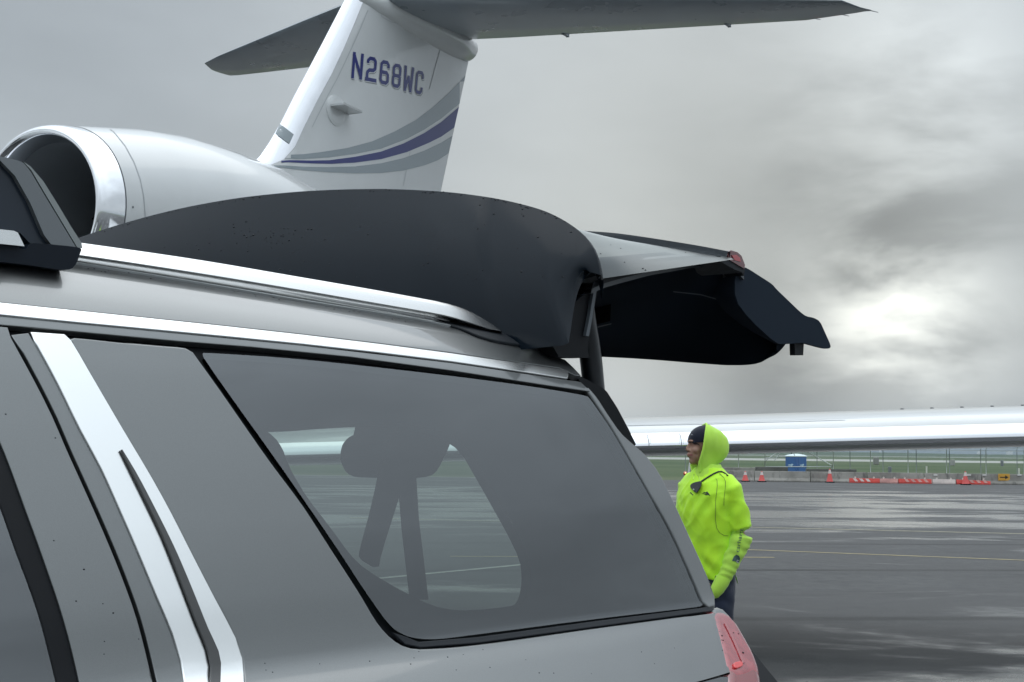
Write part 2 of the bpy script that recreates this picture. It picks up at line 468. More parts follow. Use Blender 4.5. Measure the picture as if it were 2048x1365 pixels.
# 3 grey strip under it
stT = [(x, ply(dripB, x) + 3) for x in (-700,-400,0,300,600,900,1133)] + [(1150,764),(1160,766)]
stB = [(1178,783),(1100,772),(900,741),(700,714),(500,694),(350,682),(200,668),(60,655),(0,650),(-300,620),(-700,577)]
panel('window_frame_rail', pz(stT + stB, smooth=False), silver, off=.002, rim=(.0016, .012), step=.03)
# 4 rear door
bandR = [(-400,40),(-260,330),(-150,560),(-60,750),(10,905),(51,1016),(88,1118),(129,1241),(160,1365),(185,1490)]
bandL = [(-420,150),(-300,390),(-180,620),(-90,800),(0,997),(34,1091),(82,1224),(119,1365),(150,1490)]
bandR, bandL = crs(bandR, 30), crs(bandL, 30)
def clipx(l, ymin): return [p for p in l if p[1] >= ymin]
gl2 = clipx(gapL, 670); bR = clipx(bandR, 740)
dpz = pz([(-30,653),(14,657)] + gl2 + bR[::-1] + [(-95, 652)], smooth=False)
dframe = panel('rear_door_frame', dpz, silver, off=.001, rim=(.0016, .012), step=.04)
panel('rear_door_glass', pz([(-700,592),(-195,645)] + clipx(sh(bandL, -2), 700) + [(-700,1490)], smooth=False), privacy, off=-.004, rim=None, step=.08)
panel('rear_door_glass_seal', pz([(-185,640),(-125,655)] + clipx(sh(bandR, -2), 740) + clipx(bandL, 690)[::-1], smooth=False), rubber, off=-.002, rim=(.003, .006), step=.05)
# 5 outer pillar strip
gR = [(24,672)] + sh(clipx(gapL, 700), 12, 0)
panel('rear_pillar_strip', pz(gR + sh(chL, -4)[::-1], smooth=False), silver, off=.001, rim=(.0016, .012), step=.04)
# 6 bright slanted pillar trim with its groove
panel('bright_pillar_trim', pz(chL + chR[::-1], smooth=False), satin, off=.004, rim=(.0022, .014), step=.04, label='wide bright metal trim slanting down the rear pillar')
grL = [(236.5,904),(259,950),(283,999),(320,1077),(354,1162),(388,1251),(409,1302),(416,1335),(416,1365),(416,1490)]
grR = [(237,903.5),(264,948),(296,1008),(341,1098),(375,1177),(409,1261),(429,1305),(434,1329),(434,1365),(434,1490)]
grL, grR = crs(grL, 20), crs(grR, 20)
panel('pillar_trim_groove', pz(grL + grR[::-1], smooth=False), mat('dark_graphite', (.09, .09, .09), .4, .5), off=.0085, rim=(.001, .002), step=.05)
# 7 rear quarter panel, round the glass and down to the sill
qo = [(141,682),(150,679),(250,689),(330,696),(372,700),(385,707)]                      # top edge
qi = [(400,724),(440,780),(490,852),(542,926),(608,1015),(662,1099),(720,1189),(755,1243),(780,1272),(808,1291),(843,1298),(957,1289),(1200,1255),(1428,1224)]
qo_ = pz(qo, smooth=False)[:0]
pts = crs(qo + [(x - 3 * min(1, max(0, (900 - x) / 150 + .35)), y + (0 if y < 1200 else 4)) for x, y in qi], 14)
uzq = [hitS(*p) for p in resample(pts, 24, closed=False)]
rear = [hitS(*p) for p in [(1432,1226),(1440,1262),(1452,1310),(1459,1345),(1380,1368)]]
leftq = [hitS(*p) for p in resample([(x + 9, y + 1) for x, y in chR if y > 680][::-1], 30, closed=False)]
lowq = [(leftq[0][0] - .02, 1.05), (leftq[0][0] - .03, .95)]
arch = [(-1.12 + .50 * cos(a_), .40 + .50 * sin(a_)) for a_ in [radians(x) for x in (150, 130, 110, 90, 70, 50, 30, 10)]]
quarter = panel('rear_quarter_panel', uzq + rear + [(-.05, 1.09), (-.05, .85), (-.05, .62), (-.50, .55)] + arch[::-1] + lowq[::-1][:0] + [(-1.66, .62), (-1.62, .95)] + leftq, silver, off=0, rim=(lambda i: .0055 if 8 < i < len(uzq) - 4 else .0035, .012), step=.035)
# 8 rear pillar beside the glass
pil = [(1180,782),(1190,790),(1215,832),(1246,882),(1271,925),(1271,889),(1316,943),(1371,1059),(1410,1144),(1431,1205),(1429,1209),(1413,1213)]
pil = [(1172,773),(1192,795),(1215,832),(1240,868),(1262,888),(1290,912),(1316,945),(1345,1003),(1371,1061),(1410,1146),(1432,1207),(1412,1213),(1388,1160),(1346,1064),(1292,968),(1234,866),(1186,792)]
panel('rear_pillar', pz(pil, 1), silver, off=.001, rim=(.007, .05), step=.03)
# gasket under the glass
panel('glass_lower_seal', pz([(790,1266),(840,1285),(957,1275),(1200,1242),(1405,1216),(1428,1212),(1428,1219),(1200,1250),(957,1283),(843,1292),(812,1286)], smooth=False), blackplastic, off=-.002, rim=(.002, .004), step=.05)
# 9 side glass
gl_o = panel('rear_quarter_glass', glassh, privacy, off=-.003, rim=None, step=.06, label='large tinted rear quarter window')
# opaque printed border and inner trim with the real see-through opening behind it
openuz = pz(openpx, 1)
panel('window_inner_trim', pz([(x - 10 if x < 900 else x + 3, y - 14 if y < 950 else y + 6) for x, y in glasspx], 2), carin, off=-.03, rim=(.001, .02), holes=[openuz], step=.08)

# lamp
lampo = panel('tail_lamp_cap', pz([(1431,1224),(1446,1221),(1456,1232),(1463,1241),(1455,1238),(1439,1238)], 1), silver, off=0, rim=(.012, .04), step=.03)
lamp = panel('tail_lamp', pz([(1437,1236),(1450,1234),(1462,1241),(1477,1267),(1494,1297),(1504,1324),(1503,1332),(1484,1341),(1464,1345),(1456,1312),(1445,1268)], 1), pinklens, off=.002, rim=(.03, .05), step=.02, label='pale pink upper lens of the tail lamp')
panel('tail_lamp_reflector', pz([(1464,1330),(1480,1326),(1482,1334),(1466,1340)], 1), brightred, off=.006, rim=(.002, .004), step=.03, parent=lamp)
lamp2 = panel('tail_lamp_lower', pz([(1466,1349),(1485,1345),(1506,1334),(1510,1365),(1516,1500),(1490,1500)], 1), darkred, off=.001, rim=(.03, .05), step=.03)
panel('rear_trim_strip', pz([(1385,1369),(1461,1349),(1466,1365),(1486,1500),(1200,1500),(1240,1395)], 1), blackgloss, off=-.003, rim=(.003, .01), step=.05)

panel('lamp_rib', pz([(1447,1250),(1449.5,1250),(1470,1290),(1486,1328),(1483.5,1329),(1467,1291)], smooth=False), mat('lamp_rib_pink', (.40, .08, .09), .2, coat=1), off=.0045, rim=(.001, .002), step=.03, parent=lamp)
# far side wall, roof, floor, bulkhead, front end, bumper, wheels (the rest of the car, seen only from other places)
VW = 2.06
bm = bmesh.new()
rows = []
us = [-4.6, -4.2, -3.6, -3.0, -2.4, -1.8, -1.2, -.8, -.5, -.32]
for u in us:
    sec = []
    zs = [1.885, 1.905, 1.92, 1.935]
    tp = -min(0, u + 3.4) * .35
    for z in zs: sec.append((vS(u, z - zdrop(u)) + tp * .3, z - zdrop(u) - tp))
    sec += [(.6, 1.952 - zdrop(u) - tp), (.8, 1.962 - zdrop(u) - tp), (1.03, 1.966 - zdrop(u) - tp)]
    full = sec + [(VW - a, b) for a, b in reversed(sec[:-1])]
    rows.append([CW(u, a, b) for a, b in full])
grid(bm, rows)
meshobj('roof', bm, silver, car)
bm = bmesh.new()
rows = []
for u in [-4.4, -3.6, -2.8, -2.0, -1.4, -.8, -.3, .1]:
    rows.append([CW(u, VW - vS(u, z), z) for z in (.45, .7, .95, 1.15, 1.26, 1.31)])
grid(bm, rows); rows = []
for u in [-.42, -.36, -.30]:
    rows.append([CW(u, VW - vS(u, z), z) for z in (1.31, 1.45, 1.6, 1.75, 1.85)])
grid(bm, rows); rows = []
for u in [-3.6, -2.8, -2.0, -1.4, -.8, -.3]:
    rows.append([CW(u, VW - vS(u, z), z) for z in (1.74, 1.80, 1.86)])
grid(bm, rows)
meshobj('far_side_body', bm, silver, car)
bm = bmesh.new(); rows = []
for u in [-3.4, -2.4, -1.4, -.42]:
    rows.append([CW(u, VW - vS(u, z) - .01, z) for z in (1.30, 1.45, 1.6, 1.75)])
grid(bm, rows); meshobj('far_side_glass', bm, farglass, car)
bm = bmesh.new()
def cbox(bm, u, v, z, b=0): box(bm, CW((u[0]+u[1])/2, (v[0]+v[1])/2, (z[0]+z[1])/2), (v[1]-v[0], u[1]-u[0], z[1]-z[0]), Matrix((cn, ca, Vector((0,0,1)))).transposed(), b)
for nm_, cu_, cv_, cz_ in (('cabin_floor', (-4.4, -.05), (.08, VW-.08), (.45, .80)), ('roof_lining', (-3.5, -.4), (.35, VW-.35), (1.80, 1.83)), ('front_seats', (-2.1, -2.02), (.12, VW-.12), (.8, 1.62))):
    bm = bmesh.new(); cbox(bm, cu_, cv_, cz_); meshobj(nm_, bm, carin, car, smooth=False)
bm = bmesh.new()
bm = bmesh.new()
cbox(bm, (-5.35, -4.35), (-.02, VW+.02), (.42, 1.23), .14)
meshobj('bonnet', bm, silver, car)
bm = bmesh.new()
cbox(bm, (-.06, .16), (.06, VW-.06), (.42, .84), .06)
meshobj('rear_bumper', bm, silver, car)
for (uu, vv) in ((-1.12, .02), (-4.2, .02), (-1.12, VW-.10), (-4.2, VW-.10)):
    bm = bmesh.new()
    tube(bm, [CW(uu, vv - .12, .39), CW(uu, vv - .1, .39), CW(uu, vv + .1, .39), CW(uu, vv + .12, .39)], [.36, .39, .39, .36], 32)
    tyre = meshobj('wheel', bm, rubber, car, autos=40)
    bm = bmesh.new()
    for k in range(6):
        a_ = k * pi / 3
        tube(bm, [CW(uu, vv - .13, .39), CW(uu + .27 * cos(a_), vv - .128, .39 + .27 * sin(a_))], [.05, .03], 6)
    meshobj('rim', bm, satin, tyre)
bm = bmesh.new(); rows = []
for u in [-4.5, -3.8, -3.0, -2.4, -2.02]:
    rows.append([CW(u, vS(u, z) + (.12 * max(0, -3.9 - u)), z) for z in (.45, .7, .95, 1.12, 1.2, 1.26, 1.30)])
grid(bm, rows); meshobj('front_door_skin', bm, silver, car)
bm = bmesh.new(); rows = []
for u, zt in [(-3.75, 1.34), (-3.3, 1.60), (-2.9, 1.78), (-2.4, 1.80), (-2.02, 1.80)]:
    rows.append([CW(u, vS(u, 1.30 + (zt - 1.30) * k / 4) + .004, 1.30 + (zt - 1.30) * k / 4) for k in range(5)])
grid(bm, rows); meshobj('front_door_glass', bm, privacy, car)
bm = bmesh.new(); grid(bm, [[CW(-4.35, v, 1.24), CW(-3.75, v * .86 + .15, 1.55), CW(-3.15, v * .72 + .29, 1.84)] for v in (.02, .5, 1.03, 1.56, 2.04)]); meshobj('windscreen', bm, farglass, car)
bm = bmesh.new(); cbox(bm, (-5.36, -5.30), (.35, VW-.35), (.72, 1.10), .02); meshobj('grille', bm, blackplastic, car)
for v_ in (.20, VW-.20):
    bm = bmesh.new(); cbox(bm, (-5.37, -5.30), (v_-.12, v_+.12), (.88, 1.06), .03); meshobj('headlight', bm, mat('headlight_lens', (.6, .62, .65), .1, coat=1), car)
# seats and belts seen through the quarter glass
def seat(px0, px1, ytop, v, name='seat'):
    pass
bm = bmesh.new()
a_ = atV(797, 800, .45); b_ = atV(915, 800, .45); c_ = atV(850, 957, .45)
pts = [(797,800),(916,812),(914,850),(898,895),(876,940),(862,953),(830,957),(800,958),(780,950),(768,925),(768,905),(772,890),(782,877),(797,869)]
def slab(bm, pxs, v0, v1, it=1):
    q = chaikin(pxs, it); P = [atV(x, y, v0) for x, y in q]; Q = [p + cn * (v1 - v0) for p in P]
    A = [bm.verts.new(p) for p in P]; B = [bm.verts.new(p) for p in Q]
    bm.faces.new(A); bm.faces.new(B[::-1])
    for i in range(len(A)): bm.faces.new((A[i], A[(i+1) % len(A)], B[(i+1) % len(A)], B[i]))
slab(bm, pts, .40, .52); hr = meshobj('headrest', bm, carin, car, smooth=False)
bm = bmesh.new(); slab(bm, [(768,905),(812,950),(797,1000),(762,1110),(757,1140),(720,1118),(722,1100),(745,1015)], .385, .389, 1); meshobj('seat_belt', bm, carin, car, smooth=False)
bm = bmesh.new(); slab(bm, [(797,945),(832,945),(838,1040),(857,1200),(822,1200),(806,1060)], .390, .394, 0); meshobj('seat_belt', bm, carin, car, smooth=False)

# roof rail
rT = [(-700,372),(-300,428),(0,461),(165,483),(400,517),(600,551),(750,577),(860,597),(900,605),(940,617),(970,632),(995,648),(1015,665)]
rB = [(-700,400),(-300,459),(0,491),(165,513),(400,549),(600,582),(750,608),(860,627),(900,635),(930,644),(955,652),(985,661),(1004,663)]
q = resample(rT, 40, closed=False)
def railpts(k, off):
    out = []
    N = 70
    for i in range(N + 1):
        f = i / N
        def along(tab, f):
            L = [0]
            for a, b in zip(tab, tab[1:]): L.append(L[-1] + math.hypot(b[0]-a[0], b[1]-a[1]))
            s = f * L[-1]
            return smoothtab(s, list(zip(L, [p[0] for p in tab]))), smoothtab(s, list(zip(L, [p[1] for p in tab])))
        a = along(rT, f); b = along(rB, f)
        out.append(((a[0] + (b[0]-a[0]) * k), (a[1] + (b[1]-a[1]) * k), off))
    return out
vR = .285
prof = [(-.02, .020), (0, .0165), (.04, .014), (.3, .009), (.6, .0045), (.93, 0), (.985, .001), (1.0, .005), (1.0, .030), (.5, .034), (0, .030)]
cols_ = [[atV(x, y, vR) + cn * o_ for x, y, o_ in railpts(k, o)] for k, o in prof]
rows = list(map(list, zip(*cols_)))
bm = bmesh.new(); g_ = grid(bm, rows, closed=True); bm.faces.new(g_[-1]); bm.faces.new(g_[0][::-1])
rail = meshobj('roof_rail', bm, chrome, car, autos=35)
rail['label'] = 'bright metal roof rail along the near edge'
bm = bmesh.new()
def prism0(bm, pxs, v0, v1):
    P = [atV(x, y, v0) for x, y in pxs]; Q = [p + cn * (v1 - v0) for p in P]
    A = [bm.verts.new(p) for p in P]; B = [bm.verts.new(p) for p in Q]
    bm.faces.new(A); bm.faces.new(B[::-1])
    for i in range(len(A)): bm.faces.new((A[i], A[(i+1) % len(A)], B[(i+1) % len(A)], B[i]))
prism0(bm, [(-200,436),(0,459),(28,462),(36,466),(49,493),(0,488),(-200,466)], .226, .29)
meshobj('roof_rail_end', bm, satin, car, smooth=False)

panel('roof_ditch_strip', pz([(-700,402),(0,492),(165,514),(400,550),(600,583),(860,628),(940,646),(975,658),(940,662),(880,650),(830,640),(600,603),(400,569),(160,530),(0,512),(-700,440)], smooth=False), mat('roof_ditch_paint', (.55, .57, .57), .3, .7, coat=1), off=.004, rim=(.001, .003), step=.03)
# black tapered trim at the rear end of the roof
zb = [(862,640),(900,645),(960,655),(1012,662),(1060,675),(1104,690),(1115,716),(1104,708),(1060,697),(1019,690),(985,684),(951,674),(925,662),(895,652)]
panel('roof_end_trim', pz(zb, 1), blackplastic, off=.006, rim=(.004, .01), step=.03)

# roof carrier foot, clamped on the rail
vf = .20
def prism(bm, pxs, v0, v1, it=0, taper=None):
    q = chaikin(pxs, it) if it else pxs
    P = [atV(x, y, v0) for x, y in q]
    c = sum(P, Vector()) / len(P)
    Q = [p + cn * (v1 - v0) for p in P]
    A = [bm.verts.new(p) for p in P]; B = [bm.verts.new(p) for p in Q]
    bm.faces.new(A); bm.faces.new(B[::-1])
    for i in range(len(A)): bm.faces.new((A[i], A[(i+1) % len(A)], B[(i+1) % len(A)], B[i]))
bm = bmesh.new(); prism(bm, [(-120,470),(-120,512),(0,524),(61,531),(123,541),(143,539),(153,528),(160,508),(164,498),(152,494),(100,489),(60,486),(52,500),(35,496),(20,470)], .235, .36, 1)
bmesh.ops.bevel(bm, geom=[e for e in bm.edges if e.calc_face_angle(0) > .9], offset=.003, segments=2, affect='EDGES')
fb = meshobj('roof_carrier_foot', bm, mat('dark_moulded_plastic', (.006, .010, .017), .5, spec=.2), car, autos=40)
fb['label'] = 'black carrier foot clamped on the roof rail'
P0 = [(-14,306),(0,313),(20,317),(41,323),(49,328),(62,345),(88,389),(152,495),(102,489),(88,470),(60,405),(30,352),(0,321),(-14,309)]
bm = bmesh.new(); prism(bm, P0, .238, .30, 0)
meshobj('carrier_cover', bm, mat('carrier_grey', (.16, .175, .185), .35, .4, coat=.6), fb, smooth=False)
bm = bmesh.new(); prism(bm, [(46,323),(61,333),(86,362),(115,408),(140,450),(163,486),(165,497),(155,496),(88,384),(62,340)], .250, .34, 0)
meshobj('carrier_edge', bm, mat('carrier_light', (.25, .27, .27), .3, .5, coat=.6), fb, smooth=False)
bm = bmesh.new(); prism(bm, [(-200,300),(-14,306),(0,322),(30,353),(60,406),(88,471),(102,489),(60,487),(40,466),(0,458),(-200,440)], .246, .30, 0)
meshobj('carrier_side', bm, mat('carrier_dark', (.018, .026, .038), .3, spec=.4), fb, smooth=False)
bm = bmesh.new(); cb = [atV(-14, 312, .30), ]
c0 = tocar(atV(-30, 345, .30)); cbox(bm, (c0[0]-.06, c0[0]+.03), (.30, 1.75), (c0[2]-.03, c0[2]+.0), .008)
meshobj('carrier_bar', bm, mat('carrier_dark'), fb)

# ------------------------------------------------------------------ raised tailgate
ZT = [(.145, 1.955), (.153, 1.985), (.218, 2.083), (.30, 2.128), (.42, 2.172), (.56, 2.203), (.75, 2.230), (1.03, 2.247), (1.343, 2.252), (1.624, 2.237), (1.886, 2.206), (1.93, 2.12), (1.935, 1.97)]
topx = [(1200,550),(1196,520),(1188,497),(1172,475),(1152,457),(1120,436),(1080,418),(1000,398),(900,384),(780,378),(690,379),(600,383),(500,393),(440,402),(370,415),(300,432),(240,449),(180,468),(100,496),(60,540)]
uT = -.20
topP = []
for x, y in resample(chaikin(topx, 2, closed=False), 14, closed=False): topP.append(atU(x, y, uT))
bot = []; n = len(topP)
endpx = [(1200,550),(1183,541),(1170,556),(1158,578),(1149,612),(1143,650),(1137,690)]
# lower edge on the roof near the hinge
K = 16
NS = 110
topR = resP_(topP, NS)
ep = crs(endpx[1:], 8); EL = len(ep)
botc = [atU(x, y, uT + (-.335 - uT) * (k / (EL - 1)) ** .8) for k, (x, y) in enumerate(ep)]
u_, v_, z_ = tocar(botc[-1])
botc += [CW(-.345, .24 + (1.87 - .24) * k / 20, z_ - .01 - .04 * (k > 2)) for k in range(1, 21)]
botR = resP_(botc, NS)
# keep the hidden lower edge straight under the top edge
wts = []
rows = []
for i in range(NS):
    P, B = topR[i], botR[i]
    row = []
    for k in range(K + 1):
        f = k / K
        p = P.lerp(B, f) - ca * .030 * sin(pi * f) + Vector((0, 0, .012 * sin(pi * f) * (i > 20)))
        row.append(p)
    rows.append(row)
bm = bmesh.new()
gg = grid(bm, rows)
# return flange behind the top edge
rows2 = []
for r in rows:
    u, v, z = tocar(r[0]); rows2.append([r[0], CW(u + .006, v, z - .001), CW(u + .012, v, z - .008), CW(u + .014, v, z - .02), CW(u + .02, v + .01 * (1 if v < 1 else -1), z - .05)])
grid(bm, rows2)
bmesh.ops.remove_doubles(bm, verts=bm.verts, dist=.0005)
gateT = meshobj('tailgate', bm, spoilm, car, autos=50)
gateT['label'] = 'raised tailgate, dark upper spoiler panel above the roof'
spo_bvh_rows = rows
# bow of the gate at the belt bar
UB = .26
barpx_top = [(1456,503),(1400,492),(1300,476),(1230,466),(1165,462),(1100,458),(1000,455)]
barpx_bot = [(1452,518),(1400,507),(1300,489),(1230,478),(1170,472),(1100,468),(1000,465)]
bt = [atU(x, y, UB) for x, y in resample(chaikin(barpx_top, 2, closed=False), 30, closed=False)]
bb = [atU(x, y, UB) for x, y in resample(chaikin(barpx_bot, 2, closed=False), 30, closed=False)]
bt = [p + ca * .0 for p in bt]
def resP(P, n):
    L = [0]
    for a, b in zip(P, P[1:]): L.append(L[-1] + (b - a).length)
    out = []
    for i in range(n):
        s = L[-1] * i / (n - 1)
        for j in range(len(P) - 1):
            if L[j] <= s <= L[j+1] + 1e-9: break
        f = (s - L[j]) / max(1e-9, L[j+1] - L[j]); out.append(P[j].lerp(P[j+1], f))
    return out
N = 40
# mirror the near half onto the far half so that the bar runs across the whole gate
def fullacross(P):
    near = [p for p in P if tocar(p)[1] < 1.0]
    u, v, z = tocar(near[-1])
    far = [CW(tocar(p)[0], VW - tocar(p)[1], tocar(p)[2]) for p in reversed(near)]
    return near + far
bt2 = resP(fullacross(bt), 60); bb2 = resP(fullacross(bb), 60)
bm = bmesh.new()
grid(bm, [[p, p + ca * .012, q + ca * .016, q] for p, q in zip(bt2, bb2)], closed=True)
bar = meshobj('belt_bar', bm, mat('belt_bar_grey', (.045, .052, .06), .3, .2, coat=.8), gateT, autos=35)
# rear glass between spoiler edge and bar
edge = [atU(x, y, uT + .018) for x, y in resample([(1201,558),(1193,524),(1184,503),(1168,482),(1148,466),(1115,446),(1075,430),(1000,412)], 20, closed=False)]
edge = resP([p for p in edge], 30); lowb_ = resP([atU(x, y, UB - .004) for x, y in [(1468,519),(1462,514),(1440,513),(1400,507),(1300,489),(1230,478),(1170,472),(1100,468),(1000,465)]], 30)
rows = [[a.lerp(b, k / 8) + Vector((0, 0, 0)) for k in range(9)] for a, b in zip(edge, lowb_)]
bm = bmesh.new(); grid(bm, rows); glassg = meshobj('tailgate_glass', bm, gateglass, gateT)
glassg['label'] = 'tailgate window, grey with reflected sky'
# near edge frame below the glass: dark seal + highlight line
def strip(bm, A, B, th):
    A = resP(A, 24); B = resP(B, 24)
    grid(bm, [[a, b, b + th, a + th] for a, b in zip(A, B)], closed=True)
vE = .17
eT = [(1186,566),(1205,556),(1240,546),(1300,532),(1380,519),(1450,511),(1468,516),(1490,538)]
eM = [(1184,578),(1205,568),(1240,558),(1300,543),(1380,531),(1450,524),(1470,531),(1488,552)]
eB = [(1182,588),(1205,577),(1240,567),(1300,551),(1380,537),(1450,531),(1470,540),(1488,560)]
bm = bmesh.new(); strip(bm, [atV(x, y, vE) for x, y in eT], [atV(x, y, vE) for x, y in eM], cn * .05); meshobj('glass_seal', bm, rubber, gateT, autos=30)
bm = bmesh.new(); strip(bm, [atV(x, y, vE + .012) for x, y in eM], [atV(x, y, vE + .012) for x, y in eB], cn * .06); meshobj('gate_edge_highlight', bm, mat('gate_edge_grey', (.05, .058, .066), .4), gateT, autos=30)  # paler grey strip stands for the highlight line along the edge
# red lamp on the gate's end
bm = bmesh.new(); prism(bm, [(1453,506),(1462,501),(1475,505),(1483,512),(1490,530),(1489,538),(1460,521)], .115, .35, 0)
rl = meshobj('gate_lamp', bm, mat('gate_lamp_red', (.11, .006, .010), .2, coat=1), gateT, smooth=False); rl['label'] = 'red lamp at the corner of the raised tailgate'
bm = bmesh.new(); prism(bm, [(1464,511),(1473,510),(1480,516),(1482,524),(1470,521)], .113, .118, 0)
meshobj('lamp_reflector', bm, mat('gate_lamp_reflector', (.42, .02, .03), .3, coat=1), rl, smooth=False)
bm = bmesh.new(); prism(bm, [(1440,513),(1460,521),(1489,538),(1488,546),(1470,540),(1440,523)], .118, .34, 0)
meshobj('lamp_housing', bm, blackplastic, rl, smooth=False)
# inner trim: near edge -> deep panel -> end edge
uE = .69
nearE = [(1180,560),(1205,560),(1240,552),(1300,538),(1380,524),(1450,520),(1490,535),(1520,560),(1542,590),(1560,610),(1580,640),(1575,670),(1553,690)]
A_ = resP([atV(x, y, .215) for x, y in nearE], 40)
endE = [(1156,712),(1200,714),(1260,717),(1320,721),(1380,726),(1450,731),(1500,731),(1530,724),(1545,706),(1555,690)]
B_ = resP([atU(x, y, uE) for x, y in endE], 40)
# gate body below the bar: solid hull between silhouette (near edge) and far side
sil = [(1488,534),(1500,540),(1520,553),(1545,569),(1552,578),(1575,600),(1600,624),(1612,633),(1628,636),(1640,643),(1650,665),(1662,692),(1660,697),(1654,698),(1640,695),(1622,690),(1606,686),(1590,687),(1572,689),(1553,688),(1500,640),(1470,600),(1470,550)]
bm = bmesh.new()
q = chaikin(sil, 1); P = [atV(x, y, .19) for x, y in q]
secs = []
for v_, dz_, du_ in ((.19, 0, 0), (.20, .001, .001), (.5, .035, .012), (1.03, .055, .02), (1.56, .035, .012), (1.86, .001, .001), (1.87, 0, 0)):
    cen_ = sum(P, Vector()) / len(P); k_ = 1 if v_ < .22 else .62
    secs.append([cen_ + (p - cen_) * k_ + cn * (v_ - .19) + Vector((0, 0, .115 if v_ > .22 else 0)) + ca * (.03 if v_ > .22 else 0) for p in P])
g_ = grid(bm, secs, closed=True); bm.faces.new(g_[0][::-1]); bm.faces.new(g_[-1])
lowg = meshobj('gate_lower_end', bm, mat('inner_trim_cloth', (.016, .024, .036), .8, spec=.1), gateT, autos=50)
# under surface: black inner trim
under_px = [(1150,600),(1180,575),(1205,568),(1240,560),(1300,546),(1380,533),(1450,527),(1490,545),(1512,560),(1540,585),(1560,620),(1590,660),(1572,689),(1553,690)]
rowsU = []
A2 = resP([atV(x, y, .20) for x, y in under_px], 36)
B2 = resP([atU(x, y, uE) for x, y in [(1120,708),(1156,712),(1200,714),(1260,717),(1320,721),(1380,726),(1450,731),(1490,731),(1515,728),(1530,722),(1543,708),(1553,692)]], 36)
for a, b in zip(A2, B2):
    r = []
    for k in range(13):
        f = k / 12
        p = a.lerp(b, f); bow = sin(pi * f) * .015
        p = p - Vector((0, 0, bow * .6)); r.append(p)
    rowsU.append(r)
bm = bmesh.new(); grid(bm, rowsU)
bmesh.ops.solidify(bm, geom=bm.faces[:], thickness=.004)
trim = meshobj('gate_inner_trim', bm, mat('inner_trim_cloth', (.030, .045, .066), .8, spec=.1), gateT, autos=60)
# far continuation of the trim, hidden behind the roof from here
bm = bmesh.new(); cbox(bm, (-.1, .66), (1.0, 1.85), (1.93, 1.99), .02); meshobj('gate_far_half', bm, trimfab, gateT)
# grab recess shade, handle and crease highlights, painted flat on the trim
def tr_hit(px, py):
    return TB.ray_cast(CAM, ray(px, py))[0]
dg = bpy.context.evaluated_depsgraph_get()
bpy.context.view_layer.update()
def bvh_of(o):
    me = o.data; mw = o.matrix_world
    return BVHTree.FromPolygons([mw @ v.co for v in me.vertices], [tuple(p.vertices) for p in me.polygons])
bpy.context.view_layer.update()
def decal(name, polys, bvh, m, parent, off=.004, step=12, thick=0):
    if len(polys) > 1 and not thick:
        o = None
        for p_ in polys: o = decal(name, [p_], bvh, m, parent, off, step)
        return o
    verts, faces = [], []
    for poly in polys:
        holes = ()
        if isinstance(poly, tuple): poly, holes = poly
        V, F = fill2d(poly, step, holes)
        base = len(verts); ok = True
        tmp = []; 
        for x, y in V:
            h = bvh.ray_cast(CAM, ray(x, y))
            if h[0] is None:
                h = None
            if h is None:
                tmp.append(None); continue
            N = h[1] if h[1].dot(ray(x, y)) < 0 else -h[1]
            tmp.append(h[0] + N * off)
        good = {i for i, t_ in enumerate(tmp) if t_ is not None}
        idx = {}
        for i in good: idx[i] = len(verts); verts.append(tmp[i])
        for f in F:
            if all(i in good for i in f): faces.append([idx[i] for i in f])
    return meshdata(name, verts, faces, m, parent, smooth=False)
TB = bvh_of(trim)
decal('grab_recess_shade', [[(1184,616),(1221,606),(1220,640),(1186,648)]], TB, carin, trim, .003)  # flat near-black patch, the shade of the recess put into colour
decal('trim_crease_highlight', [[(1186,652),(1222,644),(1222,646),(1186,655)], [(1345,580),(1400,586),(1450,600),(1487,618),(1487,620),(1450,602.5),(1400,588.5),(1345,582)], [(1505,598),(1509,600),(1509,612),(1505,612)], [(1505,622),(1511,622),(1511,640),(1508,640)]], TB, mat('trim_highlight', (.06, .075, .09), .5), trim, .004)  # paler lines paint the highlights along the creases
# latch post, hinge arm, side light strip, strut
bm = bmesh.new(); prism(bm, [(1589,682),(1608,682),(1606.5,711),(1590,711)], .20, .215, 0); meshobj('bump_stop', bm, rubber, gateT, smooth=False)
bm = bmesh.new(); prism(bm, [(1184,545),(1200,551),(1199,566),(1192,600),(1184,645),(1178,676),(1176,700),(1178,716),(1128,716),(1118,714),(1104,690),(1136,684),(1142,650),(1149,612),(1158,578),(1170,556)], .222, .27, 0)
meshobj('hinge_side_panel', bm, rubber, gateT, smooth=False)
bm = bmesh.new(); strip(bm, [atV(x, y, .212) for x, y in [(1192,556),(1187,585),(1180,630),(1172,672)]], [atV(x, y, .212) for x, y in [(1197,556),(1192,590),(1185,635),(1178,673)]], cn * .008)
meshobj('gate_edge_strip', bm, mat('edge_strip', (.09, .105, .12), .4), gateT, autos=30)
bm = bmesh.new()
sp = [atV(x, y, .26) for x, y in crs([(1164, 590), (1170, 640), (1178, 690), (1184, 740), (1189, 790), (1198, 850)], 10)]
tube(bm, sp, .0245, 20)
meshobj('lift_strut', bm, mat('strut_black', (.008, .010, .013), .3, coat=.3), car, autos=40)['label'] = 'black lift strut under the raised tailgate'
# black jamb of the rear opening
bm = bmesh.new(); prism(bm, [(1150,748),(1175,760),(1206,777),(1214,784),(1234,815),(1257,858),(1272,889),(1269,893),(1262,886),(1245,872),(1215,842),(1185,800),(1160,764)], .222, .34, 0)
meshobj('rear_opening_seal', bm, rubber, car, smooth=False)
